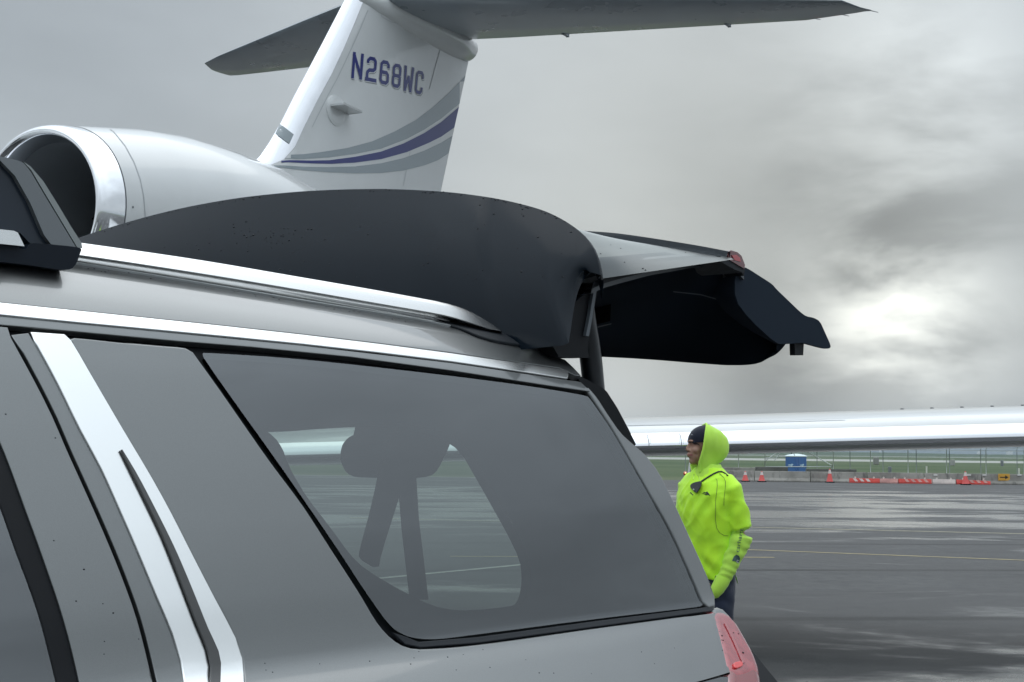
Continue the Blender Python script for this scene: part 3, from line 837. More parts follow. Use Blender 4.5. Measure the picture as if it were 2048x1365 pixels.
# ------------------------------------------------------------------ the aeroplane: frame k = aft, q = to its left wing (our right)
PH = radians(28)
ja = Vector((sin(PH), cos(PH), 0)); jp = Vector((cos(PH), -sin(PH), 0))
J0 = at_depth(940, 100, 22.3); J0.z = 0
def JW(k, q, z): return J0 + ja * k + jp * q + Vector((0, 0, z))
def toj(P): d = P - J0; return d.dot(ja), d.dot(jp), P.z
def jq(px, py, q=0.0): return toj(hitplane(px, py, JW(0, q, 0), jp))
def jz(px, py, z): d = ray(px, py); t = (z - CAM.z) / d.z; return toj(CAM + d * t)
jet = thing('business_jet', 'white twin engine business jet with grey and blue tail stripes and polished leading edges', 'aeroplane', tuple(JW(-6, 0, 0)))
# fin
LEpx = [(735,-90),(691,0),(655,70),(620,136),(590,192),(562,248),(548,272),(536,292),(522,312),(507,329),(470,352),(420,380),(330,420)]
MEpx = [(760,-90),(717,0),(688,68),(658,134),(637,172),(620,203),(603,237),(586,270),(572,300),(560,315),(548,324),(522,335),(470,356),(400,390)]
LEt = sorted([(jq(x, y)[2], jq(x, y)[0]) for x, y in LEpx]); MEt = sorted([(jq(x, y)[2], jq(x, y)[0]) for x, y in MEpx])
a1 = jq(942, 100); a2 = jq(882, 382)
def TE(z): return a2[0] + (a1[0] - a2[0]) * (z - a2[2]) / (a1[2] - a2[2])
def foil(x, t):   # half thickness of a NACA section, chord 1
    return 5 * t * (.2969 * sqrt(max(x, 0)) - .1260 * x - .3516 * x * x + .2843 * x ** 3 - .1036 * x ** 4)
zs = [3.4, 3.9, 4.3, 4.5, 4.65, 4.75, 4.85, 4.95, 5.1, 5.3, 5.6, 6.0, 6.4, 6.8, 7.2, 7.55]
xs_ = [0, .003, .008, .016, .03, .045, .06, .09, .13, .2, .3, .42, .55, .7, .85, .97, 1.0]
def finpt(z, x, sgn, tk):
    le, te = interp(z, LEt), TE(z); c = te - le
    return JW(le + c * x, sgn * foil(x, tk) * c, z)
rows_w, rows_l = [], []
for z in zs:
    tk = .085 + .05 * max(0, (4.9 - z)) ** 1.5
    le, te = interp(z, LEt), TE(z); me_ = max(interp(z, MEt), le + .05)
    xm = (me_ - le) / (te - le)
    xsw = [xm + (1 - xm) * f for f in (0, .03, .07, .12, .18, .26, .36, .48, .62, .76, .9, 1.0)]
    xsl = [xm * f for f in (1, .8, .6, .42, .27, .15, .07, .02, 0)]
    rows_w.append([finpt(z, x, 1, tk) for x in xsw] + [finpt(z, x, -1, tk) for x in reversed(xsw)])
    rows_l.append([finpt(z, x, 1, tk) for x in xsl] + [finpt(z, x, -1, tk) for x in reversed(xsl[:-1])])
bm = bmesh.new(); grid(bm, rows_w); fin = meshobj('tail_fin', bm, jetwhite, jet, autos=40)
bm = bmesh.new(); grid(bm, [[p - ja * .004 for p in r] for r in rows_l if toj(r[0])[2] > 4.6]); finle = meshobj('fin_leading_edge', bm, polish, fin, autos=60)
finle['label'] = 'polished metal leading edge of the tail fin'
bpy.context.view_layer.update()
FB = bvh_of(fin); LB = bvh_of(finle)
def c2(x, y): return (400 + x / 2.904, y / 2.904)
def cc(l): return [c2(*p) for p in l]
decal('fin_band', [cc([(465,722),(543,783),(517,838),(438,780)])], LB, jetgrey, finle, .006, 8)
up1 = [(460,902),(600,897),(700,885),(850,862),(1000,822),(1130,765),(1250,700),(1350,625),(1450,535),(1541,440)]
up2 = [(470,922),(600,925),(750,915),(900,895),(1050,865),(1200,808),(1300,755),(1400,690),(1508,602)]
decal('grey_stripe_upper', [cc(up1 + [(1510,598)] + up2[::-1])], FB, jetgrey, fin, .004)
bl1 = [(438,938),(520,932),(650,934),(750,932),(900,912),(1050,882),(1180,835),(1300,775),(1400,710),(1503,622)]
bl2 = [(438,946),(520,944),(650,951),(760,953),(900,946),(1050,926),(1200,885),(1330,830),(1400,795),(1476,742)]
decal('blue_stripe', [cc(bl1 + [(1476,742)] + bl2[::-1])], FB, jetblue, fin, .004)
lo1 = [(360,962),(480,962),(600,970),(750,972),(900,968),(1050,950),(1180,920),(1300,878),(1400,830),(1466,790)]
lo2 = [(360,966),(480,976),(600,990),(750,1002),(900,1008),(1050,1006),(1180,992),(1300,962),(1380,932),(1442,892)]
decal('grey_stripe_lower', [cc(lo1 + lo2[::-1])], FB, jetgrey, fin, .004)
# registration, drawn as chamfered block strokes (unit box, y down)
GL = {
 'N': [[(0,1),(0,0),(.26,0),(.26,0)]],
}
def stroke(pts, wx, wy):
    """thick polyline in the unit box as quads"""
    out = []
    for a, b in zip(pts, pts[1:]):
        d = Vector((b[0]-a[0], (b[1]-a[1]) * 1.0)); L = d.length; d /= L
        nx, ny = -d.y * wx / 2, d.x * wy / 2
        ex, ey = d.x * wx * .2, d.y * wy * .2
        out.append([(a[0]-ex+nx, a[1]-ey+ny), (b[0]+ex+nx, b[1]+ey+ny), (b[0]+ex-nx, b[1]+ey-ny), (a[0]-ex-nx, a[1]-ey-ny)])
    return out
WX, WY = .25, .15
l_, r_, t_, b_ = WX/2, 1-WX/2, WY/2, 1-WY/2
cx_, cy_ = .16, .10
GLY = {
 'N': [[(l_,0),(l_,1)], [(r_,0),(r_,1)], [(l_,.06),(r_,.94)]],
 '2': [[(l_,.25),(l_,t_+cy_),(l_+cx_,t_),(r_-cx_,t_),(r_,t_+cy_),(r_,.5-.05),(r_-cx_,.53),(l_+cx_,.55),(l_,.64),(l_,b_)], [(0,b_),(1,b_)]],
 '6': [[(r_,.27),(r_,t_+cy_),(r_-cx_,t_),(l_+cx_,t_),(l_,t_+cy_),(l_,b_-cy_),(l_+cx_,b_),(r_-cx_,b_),(r_,b_-cy_),(r_,.60),(r_-cx_,.50),(l_,.50)]],
 '8': [[(l_+cx_,t_),(r_-cx_,t_),(r_,t_+cy_),(r_,.42),(r_-cx_*.7,.5),(r_,.58),(r_,b_-cy_),(r_-cx_,b_),(l_+cx_,b_),(l_,b_-cy_),(l_,.58),(l_+cx_*.7,.5),(l_,.42),(l_,t_+cy_),(l_+cx_,t_)], [(l_+.05,.5),(r_-.05,.5)]],
 'W': [[(l_,0),(l_+.05,1-.02)], [(r_,0),(r_-.05,1-.02)], [(l_+.06,.95),(.5,.40)], [(.5,.40),(r_-.06,.95)]],
 'C': [[(r_,.30),(r_,t_+cy_),(r_-cx_,t_),(l_+cx_,t_),(l_,t_+cy_),(l_,b_-cy_),(l_+cx_,b_),(r_-cx_,b_),(r_,b_-cy_),(r_,.72)]],
}
def c4(x, y): return (680 + x / 9.1, 90 + y / 9.1)
boxes = {'N': [(232,142),(428,182),(392,628),(196,596)], '2': [(492,205),(668,240),(640,690),(452,655)], '6': [(735,270),(905,305),(872,745),(702,700)],
         '8': [(962,335),(1120,365),(1085,800),(925,765)], 'W': [(1168,385),(1345,430),(1300,870),(1140,828)], 'C': [(1385,462),(1528,490),(1482,915),(1348,880)]}
def glyph(ch, dx=0, dy=0, fat=1.0):
    B = [c4(*p) for p in boxes[ch]]; res = []
    for pl in GLY[ch]:
        for qd in stroke(pl, WX * fat, WY * fat):
            o_ = []
            for x, y in qd:
                x = min(max(x, -.06), 1.06); y = min(max(y, -.03), 1.03)
                tx = (B[0][0]*(1-x)+B[1][0]*x, B[0][1]*(1-x)+B[1][1]*x); bx_ = (B[3][0]*(1-x)+B[2][0]*x, B[3][1]*(1-x)+B[2][1]*x)
                o_.append((tx[0]*(1-y)+bx_[0]*y+dx, tx[1]*(1-y)+bx_[1]*y+dy))
            res.append(o_)
    return res
# union by stacking each stroke a fraction of a millimetre apart would z-fight: give strokes tiny steps
def letters(name, m, dx, dy, fat, off0):
    for ci, ch in enumerate('N268WC'):
        vv, ff = [], []
        for j, qd in enumerate(glyph(ch, dx, dy, fat)):
            V, F = fill2d(qd, 12); base = len(vv); ok = True
            tmp = []
            for x, y in V:
                h = FB.ray_cast(CAM, ray(x, y))
                if h[0] is None: ok = False; break
                N = h[1] if h[1].dot(ray(x, y)) < 0 else -h[1]
                tmp.append(h[0] + N * (off0 + j * .00014))
            if ok: vv += tmp; ff += [[base + i for i in f] for f in F]
        meshdata(name, vv, ff, m, fin, smooth=False)
letters('letter_shadow', mat('lettering_grey', (.22, .24, .26), .5, spec=.3), 1.5, 3.2, 1.0, .002)
letters('letter_outline', mat('lettering_pale', (.66, .68, .68), .5, spec=.3), .6, 1.3, 1.12, .005)
letters('registration_letter', jetblue, 0, 0, 1.0, .008)
# rudder joint and small fittings
def line_px(pts, w=1.4):
    L, R = [], []
    for i, p in enumerate(pts):
        a, b = pts[max(i-1, 0)], pts[min(i+1, len(pts)-1)]
        d = Vector((b[0]-a[0], b[1]-a[1])); n_ = Vector((-d.y, d.x)).normalized() * w / 2
        L.append((p[0]+n_.x, p[1]+n_.y)); R.append((p[0]-n_.x, p[1]-n_.y))
    return [L + R[::-1]]
decal('fin_panel_joints', line_px(cc([(1405,240),(1390,300),(1365,390),(1330,520)]), 1.0) , FB, mat('joint_dark', (.2, .22, .23), .5), fin, .003)
decal('fin_faint_joints', line_px(cc([(975,60),(930,170),(880,280),(800,450),(740,560),(650,740)]), 1.6) + line_px(cc([(1220,880),(1180,1080)]), 1.0) + line_px(cc([(1050,20),(1055,100),(1110,130),(1290,165),(1450,180)]), 1.0), FB, softseam, fin, .003)
decal('rudder_cap_gap', line_px(cc([(1405,240),(1450,248),(1560,288)]), 2.6), FB, seam, fin, .006)
bm = bmesh.new()
Pv = FB.ray_cast(CAM, ray(672, 222))[0]; kv, qv, zv = toj(Pv)
def jbox(bm, c, s, b=0, tilt=0):
    R = Matrix((ja, jp, Vector((0, 0, 1)))).transposed()
    box(bm, c, s, R @ Matrix.Rotation(tilt, 3, 'Y'), b)
jbox(bm, JW(kv + .06, qv + .10, zv + .03), (.42, .24, .02), .006, radians(3)); meshobj('fin_air_scoop', bm, jetwhite, fin, autos=40)
bm = bmesh.new()
tube(bm, [JW(kv, qv - .06, zv), JW(kv, qv + .012, zv), JW(kv, qv + .022, zv)], [.21, .20, .16], 28); meshobj('scoop_base', bm, jetwhite, fin, autos=40)
# tailplane
hz = 7.7
Lt = jz(404, 126, hz); Ltt = jz(486, 149, hz); Rt = jz(1742, 21, hz); Rtt = jz(1612, 41, hz); R0 = jz(962, 76, hz); Ll = jz(690, 8, hz); Lr = jz(632, 134, hz)
def planeloft(name, secs, m, parent, tk=.09, zed=0, camber=0):
    xs = [0, .01, .03, .07, .13, .22, .34, .48, .62, .76, .9, 1]
    rows = []
    for (le, te, q_, z_, tk_) in secs:
        c = te - le
        rows.append([JW(le + c * x, q_, z_ + foil(x, tk_) * c) for x in xs] + [JW(le + c * x, q_, z_ - foil(x, tk_) * c) for x in reversed(xs[1:-1])])
    bm = bmesh.new(); g_ = grid(bm, rows, closed=True); bm.faces.new(g_[-1]); bm.faces.new(g_[0][::-1])
    return meshobj(name, bm, m, parent, autos=35)
le0 = -2.75; LT_ = jz(1683, 1, hz); srt = (LT_[0] - le0) / LT_[1]
sR = [(le0, R0[0] - .05, -.05, hz, .10)]
for f in (.15, .4, .7, .9):
    q_ = Rtt[1] * f; sR.append((le0 + srt * q_, R0[0] + (Rtt[0] - R0[0]) * f, q_, hz, .09))
sR += [(le0 + srt * Rtt[1], Rtt[0], Rtt[1], hz, .08), (LT_[0], Rtt[0] + (Rt[0] - Rtt[0]) * .5, LT_[1], hz, .07), (Rt[0] - .20, Rt[0] + .02, LT_[1] + (Rt[1] - LT_[1]) * .6, hz, .06), (Rt[0] - .03, Rt[0] + .04, Rt[1], hz, .06)]
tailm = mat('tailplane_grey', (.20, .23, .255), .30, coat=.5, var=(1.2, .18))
tp = planeloft('tailplane', sR, tailm, jet); tp['label'] = 'tailplane half on the right, underside seen'
slope_ = (Ll[0] - Lt[0]) / (Ll[1] - Lt[1]); lroot = Lt[0] + slope_ * (0 - Lt[1])
sL = [(lroot, Lr[0], .05, hz, .10), (Lt[0] + slope_ * (-1.5 - Lt[1]), Lr[0], -1.5, hz, .09), (Lt[0] + slope_ * (-3.0 - Lt[1]), Lr[0]-.02, -3.0, hz, .09),
      (Lt[0] + slope_ * .5, Ltt[0] + .05, Lt[1] + .5, hz, .08), (Lt[0] + .04, Ltt[0] + .02, Lt[1] + .02, hz, .08), (Lt[0] + .35, Ltt[0] - .02, Lt[1] - .12, hz, .06)]
sL = sorted(sL, key=lambda s: -s[2])
tpl = planeloft('tailplane', sL, tailm, jet); tpl['label'] = 'tailplane half on the left behind the fin'
# elevator lines & hinge fairings on the right half
TPB = bvh_of(tp)
decal('elevator_joint', line_px([(975,62),(1120,57),(1300,47),(1480,38),(1612,30)], 1.2) + line_px([(930,30),(1100,24),(1300,17),(1500,10),(1680,6)], 1.4) + line_px([(960,46),(1150,40),(1350,30)], 1.0) + line_px([(1290,47),(1296,62)], 1.0), TPB, seam, tp, .004)
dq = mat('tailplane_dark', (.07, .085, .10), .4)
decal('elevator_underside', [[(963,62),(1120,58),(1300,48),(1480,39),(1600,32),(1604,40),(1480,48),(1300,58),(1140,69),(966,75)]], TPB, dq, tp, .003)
for pxx, pyy in ((1132,70), (1456,50)):
    k_, q_, z_ = jz(pxx, pyy, hz)
    bm = bmesh.new(); jbox(bm, JW(k_ - .02, q_, hz), (.16, .03, .03), .01); meshobj('hinge_fairing', bm, tailm, tp, autos=40)
for f in (.86, .93, 1.0):
    k_, q_ = Rt[0] + .03, Rt[1] * f
    bm = bmesh.new(); tube(bm, [JW(k_, q_, hz), JW(k_ + .28, q_ + .02, hz + .05)], [.008, .004], 5); meshobj('static_wick', bm, dq, tp)
# bullet fairing at the fin's top
bm = bmesh.new()
kt = jz(1028, 84, 7.62)
ks = [-3.3, -3.1, -2.7, -2.0, -1.2, -.6, -.1, kt[0] * .3, kt[0] * .62, kt[0]]
rr = [.02, .12, .19, .24, .25, .23, .18, .12, .07, .02]
tube(bm, [JW(k, 0, 7.60 - .06 * max(0, k)) for k in ks], [(r * 1.1, r) for r in rr], 20, up=Vector((0, 0, 1))); meshobj('tail_fairing', bm, jetwhite, jet, autos=60)
# fuselage
bm = bmesh.new()
ks = [-22, -21.7, -21, -20, -18.5, -16.5, -12, -8, -6, -4, -2, 0, 1.2, 1.6]
rs_ = [.05, .30, .60, .88, 1.12, 1.22, 1.24, 1.24, 1.22, 1.10, .88, .60, .35, .15]
zc = [2.4, 2.4, 2.42, 2.5, 2.6, 2.65, 2.65, 2.65, 2.7, 2.85, 3.1, 3.45, 3.7, 3.75]
tube(bm, [JW(k, 0, z) for k, z in zip(ks, zc)], rs_, 36); fus = meshobj('fuselage', bm, jetwhite, jet, autos=50)
for i in range(6):
    bm = bmesh.new(); tube(bm, [JW(-17 + i * 1.7, 1.19, 3.0), JW(-17 + i * 1.7, 1.235, 3.0)], [(.33, .24), (.31, .22)], 20, up=ja)
    meshobj('cabin_window', bm, mat('jet_window', (.01, .012, .015), .08, coat=1), fus, autos=40)
# engine nacelle near us, its twin, pylons
ec = toj(hitplane(72, 418, JW(0, 2.1, 0), jp)); eY = (JW(*ec) - CAM).dot(Vector((0, 1, 0)))
rin = 150 / 3000 * eY
prof_ = [(.20, rin * .955), (.14, rin * .965), (.09, rin * .985), (.05, rin * 1.005), (.02, rin * 1.03), (.002, rin * 1.065), (.0, rin * 1.085), (.008, rin * 1.11), (.03, rin * 1.135), (.07, rin * 1.16), (.12, rin * 1.178), (.19, rin * 1.192), (.25, rin * 1.20)]
body_ = [(.254, rin * 1.201), (.27, rin * 1.205), (.6, rin * 1.225), (1.0, rin * 1.245), (1.5, rin * 1.26), (2.1, rin * 1.255), (2.8, rin * 1.22), (3.5, rin * 1.12), (4.1, rin * .98), (4.6, rin * .86), (4.9, rin * .78), (4.88, rin * .74), (4.5, rin * .70)]
def droop(s): return Vector((0, 0, smoothtab(s, [(0, 0), (.3, .01), (1.0, .10), (1.7, .14), (2.8, .12), (3.6, .05), (4.9, -.12)])))
def revolve(bm, prf, c, seg=72, drp=True):
    rows = []
    for s, r in prf:
        cen = JW(c[0] + s, c[1], c[2]) + (droop(s) if drp else Vector())
        rows.append([cen + jp * cos(2 * pi * i / seg) * r + Vector((0, 0, sin(2 * pi * i / seg) * r)) for i in range(seg)])
    grid(bm, rows, closed=True)
for side in (1, -1):
    c = (ec[0], 2.1 * side if side < 0 else ec[1], ec[2])
    bm = bmesh.new(); revolve(bm, body_, c); nac = meshobj('engine_nacelle', bm, jetwhite, jet, autos=60)
    bm = bmesh.new(); revolve(bm, prof_, c); ringo = meshobj('intake_lip', bm, mirror, nac, autos=60); ringo['label'] = 'mirror polished ring round the engine intake'
    bm = bmesh.new(); revolve(bm, [(.198, rin * .957), (.3, rin * .95), (.6, rin * .93), (1.2, rin * .92), (1.4, rin * .9), (1.42, .25), (1.42, .02)], c); meshobj('intake_duct', bm, darkduct, nac, autos=40)
    bm = bmesh.new(); cen = JW(c[0] + 1.25, c[1], c[2] + .04)
    for i in range(20):
        a0 = 2 * pi * i / 20
        e1 = jp * cos(a0) + Vector((0, 0, sin(a0))); e2 = jp * -sin(a0) + Vector((0, 0, cos(a0)))
        r0_, r1_ = .18, rin * .90
        grid(bm, [[cen + e1 * r + e2 * (w_ * .5) - ja * .07, cen + e1 * r, cen + e1 * r - e2 * (w_ * .5) + ja * .06] for r, w_ in ((r0_, .09), ((r0_ + r1_) / 2, .16), (r1_, .19))])
    meshobj('fan_blades', bm, fanm, nac)
    bm = bmesh.new(); tube(bm, [cen - ja * .38, cen - ja * .3, cen - ja * .12, cen], [.01, .08, .16, .19], 24); meshobj('fan_spinner', bm, fanm, nac, autos=60)
    bm = bmesh.new(); jbox(bm, JW(c[0] + 2.6, c[1] - .95 * side, c[2] - .25), (2.8, 1.1, .25), .06); meshobj('engine_pylon', bm, jetwhite, nac, autos=40)
    bm = bmesh.new(); revolve(bm, [(.248, rin * 1.2025), (.259, rin * 1.2045)], c); meshobj('lip_joint', bm, seam, nac)
    if side == 1: nacelle = nac
bpy.context.view_layer.update()
NB = bvh_of(nacelle)
decal('nacelle_joint', line_px([(185,232),(205,247),(228,265),(250,292),(268,325),(280,358),(287,392),(290,425),(291,470)], 1.5), NB, softseam, nacelle, .003)
decal('nacelle_vent', [[(264,413),(267,413),(267,417),(264,417)]], NB, seam, nacelle, .003)
# wing: leading edge parallel to the horizon, swept from the root
P1 = at_depth(1262, 894, 11.6); P2 = at_depth(2046, 874, 11.25)
def LEp(X):
    f = (X - P1.x) / (P2.x - P1.x); return P1.lerp(P2, 0) + (P2 - P1) * f
up_ = [(0, 0), (.002, .026), (.006, .052), (.012, .078), (.02, .104), (.030, .130), (.05, .160), (.09, .195), (.15, .228), (.25, .258), (.38, .268), (.52, .245), (.7, .16), (.86, .08), (1, .0)]
lo_ = [(0, 0), (.002, -.014), (.006, -.028), (.014, -.042), (.028, -.053), (.06, -.062), (.12, -.068), (.25, -.070), (.4, -.065), (.6, -.04), (.8, .0), (1, .03)]
wing_rows, lead_rows = [], []
XS = [-8.2, -6.5, -5, -3.5, -2.2, -1.2, -.4, .3, .8, 1.2, 1.6, 2.0, 2.6, 3.2, 3.8, 4.6, 5.6, 6.8, 8.0, 8.6]
CUTU, CUTL = 4, 2
for X in XS:
    le = LEp(X); c = max(1.3, 5.6 - (X + 8) * .27); sc = .5 + .5 * min(1, c / 3.6) if X > 4 else 1.0
    sc *= .98 + .0 * X
    def pt(x, y): return le + ja * (x * c) + Vector((0, 0, y * sc))
    wing_rows.append([pt(x, y) for x, y in up_[CUTU:]] + [pt(x, y) for x, y in reversed(lo_[CUTL:])])
    # finely rounded polished nose
    pr = up_[:CUTU + 1][::-1] + lo_[1:CUTL + 1]
    lead_rows.append([pt(x, y) for x, y in pr])
bm = bmesh.new(); g_ = grid(bm, wing_rows); wing = meshobj('wing', bm, jetwhite, jet, autos=40); wing['label'] = 'wing spanning the background'
def subd(rows, tms=2):
    return rows
bm = bmesh.new(); grid(bm, [[p - ja * .002 for p in r] for r in lead_rows])
bmesh.ops.subdivide_edges(bm, edges=[e for e in bm.edges], cuts=2, use_grid_fill=True, smooth=0)
wl = meshobj('wing_leading_edge', bm, polish, wing, autos=80)
bpy.context.view_layer.update(); WB = bvh_of(wing); WLB = bvh_of(wl)
bm = bmesh.new()
decal('slat_joint', line_px([(1291,858),(1295,872),(1298,887),(1298,893)], 1.4) + line_px([(1355,857),(1361,872),(1363,886),(1363,892)], 1.4), WLB, seam, wl, .002, 6)
riv = []
for y in range(862, 890, 4):
    for x in (1300, 1358, 1366): riv.append([(x, y), (x + 1.2, y), (x + 1.2, y + 1.2), (x, y + 1.2)])
for x in range(1306, 1352, 8): riv.append([(x, 866), (x + 1.2, 866), (x + 1.2, 867.2), (x, 867.2)])
decal('rivet_heads', riv, WLB, seam, wl, .002, 20, thick=1)['kind'] = 'stuff'
emb = [[(1860,848.6),(1868,846.5),(1880,846),(1876,848),(1869,849),(1874,851.5),(1866,850.5)]]
decal('wing_emblem', emb, WLB, seam, wl, .003, 8)
decal('wing_skin_line', line_px([(1255,852),(1400,849.5),(1500,846),(1600,843.5),(1690,841)], .8), WB, mat('skin_line', (.45, .47, .48), .5), wing, .003, 20)
for i, x in enumerate(range(1695, 2300, 59)):
    X = at_depth(x, 830, 12.2).x; le = LEp(X); c = 5.6 - (X + 8) * .27
    p = le + ja * (c * .36) + Vector((0, 0, .266)); bm = bmesh.new(); jbox(bm, p + Vector((0, 0, -.004)), (.05, .02, .018), 0)
    meshobj('vortex_generator', bm, seam, wing, smooth=False)
# main gear and winglet for other views
bm = bmesh.new(); X = -5.2; le = LEp(X); base_ = le + ja * 2.9
tube(bm, [base_ + Vector((0, 0, -.05)), Vector((base_.x, base_.y, .45))], [.10, .08], 12); g1 = meshobj('landing_gear_leg', bm, satin, jet)
for d_ in (-.18, .18):
    bm = bmesh.new(); c_ = Vector((base_.x, base_.y, .43)) + jp * d_; tube(bm, [c_ - jp * .11, c_ - jp * .09, c_ + jp * .09, c_ + jp * .11], [.38, .43, .43, .38], 24); meshobj('landing_wheel', bm, rubber, g1, autos=40)

# ------------------------------------------------------------------ ground
def apronfn(t, p):
    g = t.n('ShaderNodeNewGeometry').outputs['Position']
    mp = t.n('ShaderNodeMapping', {'Vector': g, 'Scale': (.55, 1.0, 1), 'Rotation': (0, 0, radians(-9))}).outputs[0]
    fine = t.noise(g, 60, 6, .75); mid = t.noise(g, 5, 5, .6); big = t.noise(mp, .33, 5, .58, .6)
    xyz_ = t.n('ShaderNodeSeparateXYZ', {0: g}); Y = xyz_.outputs[1]
    # where water stands: a wet belt across the apron, drier nearer to us
    belt = t.mr(Y, 25, 34, 0, 1); belt2 = t.mr(Y, 58, 68, 1, 0); near = t.mr(Y, 15, 20.5, 1, 0)
    bias = t.m('ADD', t.m('MULTIPLY', t.m('MULTIPLY', belt, belt2), .17), t.m('MULTIPLY', near, .09))
    wv = t.m('ADD', big, bias)
    wet = t.mr(t.m('ADD', wv, t.m('MULTIPLY', t.m('SUBTRACT', mid, .5), .10)), .57, .72, 0, 1)
    damp = t.mr(t.m('ADD', wv, t.m('MULTIPLY', mid, .10)), .40, .62, 0, 1)
    colr = t.mix(t.mr(fine, .3, .75), (.055, .057, .057, 1), (.165, .166, .164, 1))
    colr = t.mix(t.mr(mid, .35, .7, 0, .5), colr, (.055, .056, .06, 1))
    colr = t.mix(t.m('MULTIPLY', damp, .5), colr, (.022, .023, .025, 1))
    X_ = xyz_.outputs[0]
    sw = t.n('ShaderNodeTexWave', {'Vector': t.n('ShaderNodeMapping', {'Vector': g, 'Rotation': (0, 0, radians(83)), 'Scale': (1, 1, 1)}).outputs[0], 'Scale': .055, 'Distortion': 1.2, 'Detail': 3, 'Detail Scale': .4}, bands_direction='X').outputs['Fac']
    colr = t.mix(t.m('MULTIPLY', t.mr(sw, .985, 1.0, 0, 1), .55), colr, (.02, .02, .02, 1))
    colr = t.mix(t.mr(t.noise(mp, 1.1, 5, .6), .52, .70, 0, .35), colr, (.030, .031, .033, 1))
    t.t.links.new(colr, p.inputs['Base Color'])
    t.t.links.new(t.mr(wet, 0, 1, .25, .5, 'LINEAR'), p.inputs['Specular IOR Level'])
    rg = t.mr(damp, 0, 1, .85, .62, 'LINEAR'); rg = t.m('MULTIPLY', rg, t.mr(wet, 0, 1, 1, .28, 'LINEAR'))
    t.t.links.new(rg, p.inputs['Roughness'])
    b = t.n('ShaderNodeBump', {'Height': t.m('ADD', fine, t.m('MULTIPLY', mid, .4)), 'Distance': .006})
    t.t.links.new(t.mr(wet, 0, 1, .9, .03, 'LINEAR'), b.inputs['Strength'])
    t.t.links.new(b.outputs[0], p.inputs['Normal'])
asph = mat('wet_asphalt', (.05, .05, .05), .5, fn=apronfn)
def BY(X): return 81.8 - .10 * (X - 13)     # line of the concrete barrier
bm = bmesh.new()
xs = [-120, -60, -20, 0, 20, 60, 120, 200]
grid(bm, [[Vector((x, -80, 0)), Vector((x, 0, 0)), Vector((x, 30, 0)), Vector((x, BY(x) + .5, 0)), Vector((x, BY(x) + .5, -.85))] for x in xs])
ap = meshobj('apron', bm, asph, None, smooth=False); ap['kind'] = 'structure'
def grassfn(t, p):
    g = t.n('ShaderNodeNewGeometry').outputs['Position']
    mp = t.n('ShaderNodeMapping', {'Vector': g, 'Scale': (.25, 1, 1)}).outputs[0]
    a = t.noise(mp, .02, 6, .6); b = t.noise(g, .9, 5, .7); c_ = t.noise(mp, .12, 5, .6)
    colr = t.mix(t.mr(a, .35, .65), (.040, .075, .028, 1), (.085, .115, .055, 1))
    colr = t.mix(t.mr(c_, .45, .7, 0, .5), colr, (.11, .12, .065, 1))
    Y = t.n('ShaderNodeSeparateXYZ', {0: g}).outputs[1]
    colr = t.mix(t.m('MULTIPLY', t.mr(Y, 150, 110, 0, .75), t.mr(c_, .3, .6, .4, 1)), colr, (.15, .16, .10, 1))
    colr = t.mix(t.mr(b, .3, .75, 0, .35), colr, (.03, .05, .02, 1))
    t.t.links.new(colr, p.inputs['Base Color'])
bm = bmesh.new()
grid(bm, [[Vector((x, y, -.75 if y < 700 else -.75)) for y in (-3000, -200, 0, 60, 90, 150, 300, 600, 1200, 3000, 9000)] for x in (-6000, -2000, -600, -150, 0, 150, 600, 2000, 6000)])
gr = meshobj('grass_field', bm, mat('airfield_grass', (.07, .1, .04), .9, spec=.15, fn=grassfn), None, smooth=False); gr['kind'] = 'structure'
# taxiway and runway strips
tx = mat('pale_taxiway', (.27, .28, .25), .5, var=(.05, .12))
def stripY(name, ya, yb, z, m, x0=-900, x1=900, sk=0):
    bm = bmesh.new(); grid(bm, [[Vector((x, ya - sk * x, z)), Vector((x, yb - sk * x, z))] for x in (x0, (x0 + x1) / 2, x1)])
    o = meshobj(name, bm, m, None, smooth=False); o['kind'] = 'structure'; return o
stripY('taxiway', 400, 520, -.74, tx, -500, 600, .02)
stripY('runway', 900, 1010, -.735, mat('runway_surface', (.20, .21, .20), .5), -2000, 2000, .03)
stripY('gravel_verge', 84.2, 97, -.742, mat('gravel_ground', (.16, .15, .12), .9, var=(3, .3), bump=(30, .6, .02)), -80, 11, .1)
stripY('service_road', 118, 123, -.738, mat('wet_road', (.20, .20, .19), .4, var=(.8, .2)), -160, 9.5, .1)
# hills
def ridge(name, Y, tab, m, seed, rough=1.0, depth=500):
    bm = bmesh.new(); rows = []
    N = 140
    x0, x1 = tab[0][0], tab[-1][0]
    for i in range(N + 1):
        x = x0 + (x1 - x0) * i / N; h = interp(x, tab)
        h += rough * (noise.noise(Vector((x * .006, seed, 0))) * 2.2 + noise.noise(Vector((x * .03, seed, 2))) * 1.0)
        rows.append([Vector((x, Y - depth, -1)), Vector((x, Y - depth * .5, h * .45)), Vector((x, Y - depth * .2, h * .82)), Vector((x, Y, h)), Vector((x, Y + depth, -1))])
    grid(bm, rows); o = meshobj(name, bm, m, None); o['kind'] = 'structure'; return o
hm = mat('distant_hill_cover', (.07, .10, .11), .95, spec=.1, var=(.004, .35))
ridge('near_rise', 1500, [(-900,1.0),(-200,2.2),(100,3.0),(300,2.2),(420,1.6),(560,1.0),(900,1.0)], mat('rise_grass', (.05, .08, .045), .95, spec=.1, var=(.02, .3)), 3, .35, 300)
ridge('hills', 4200, [(-3200,36),(-1400,30),(-600,30),(0,24),(500,22),(800,25),(1100,27),(1500,30),(2600,34)], hm, 11, 2.2, 900)
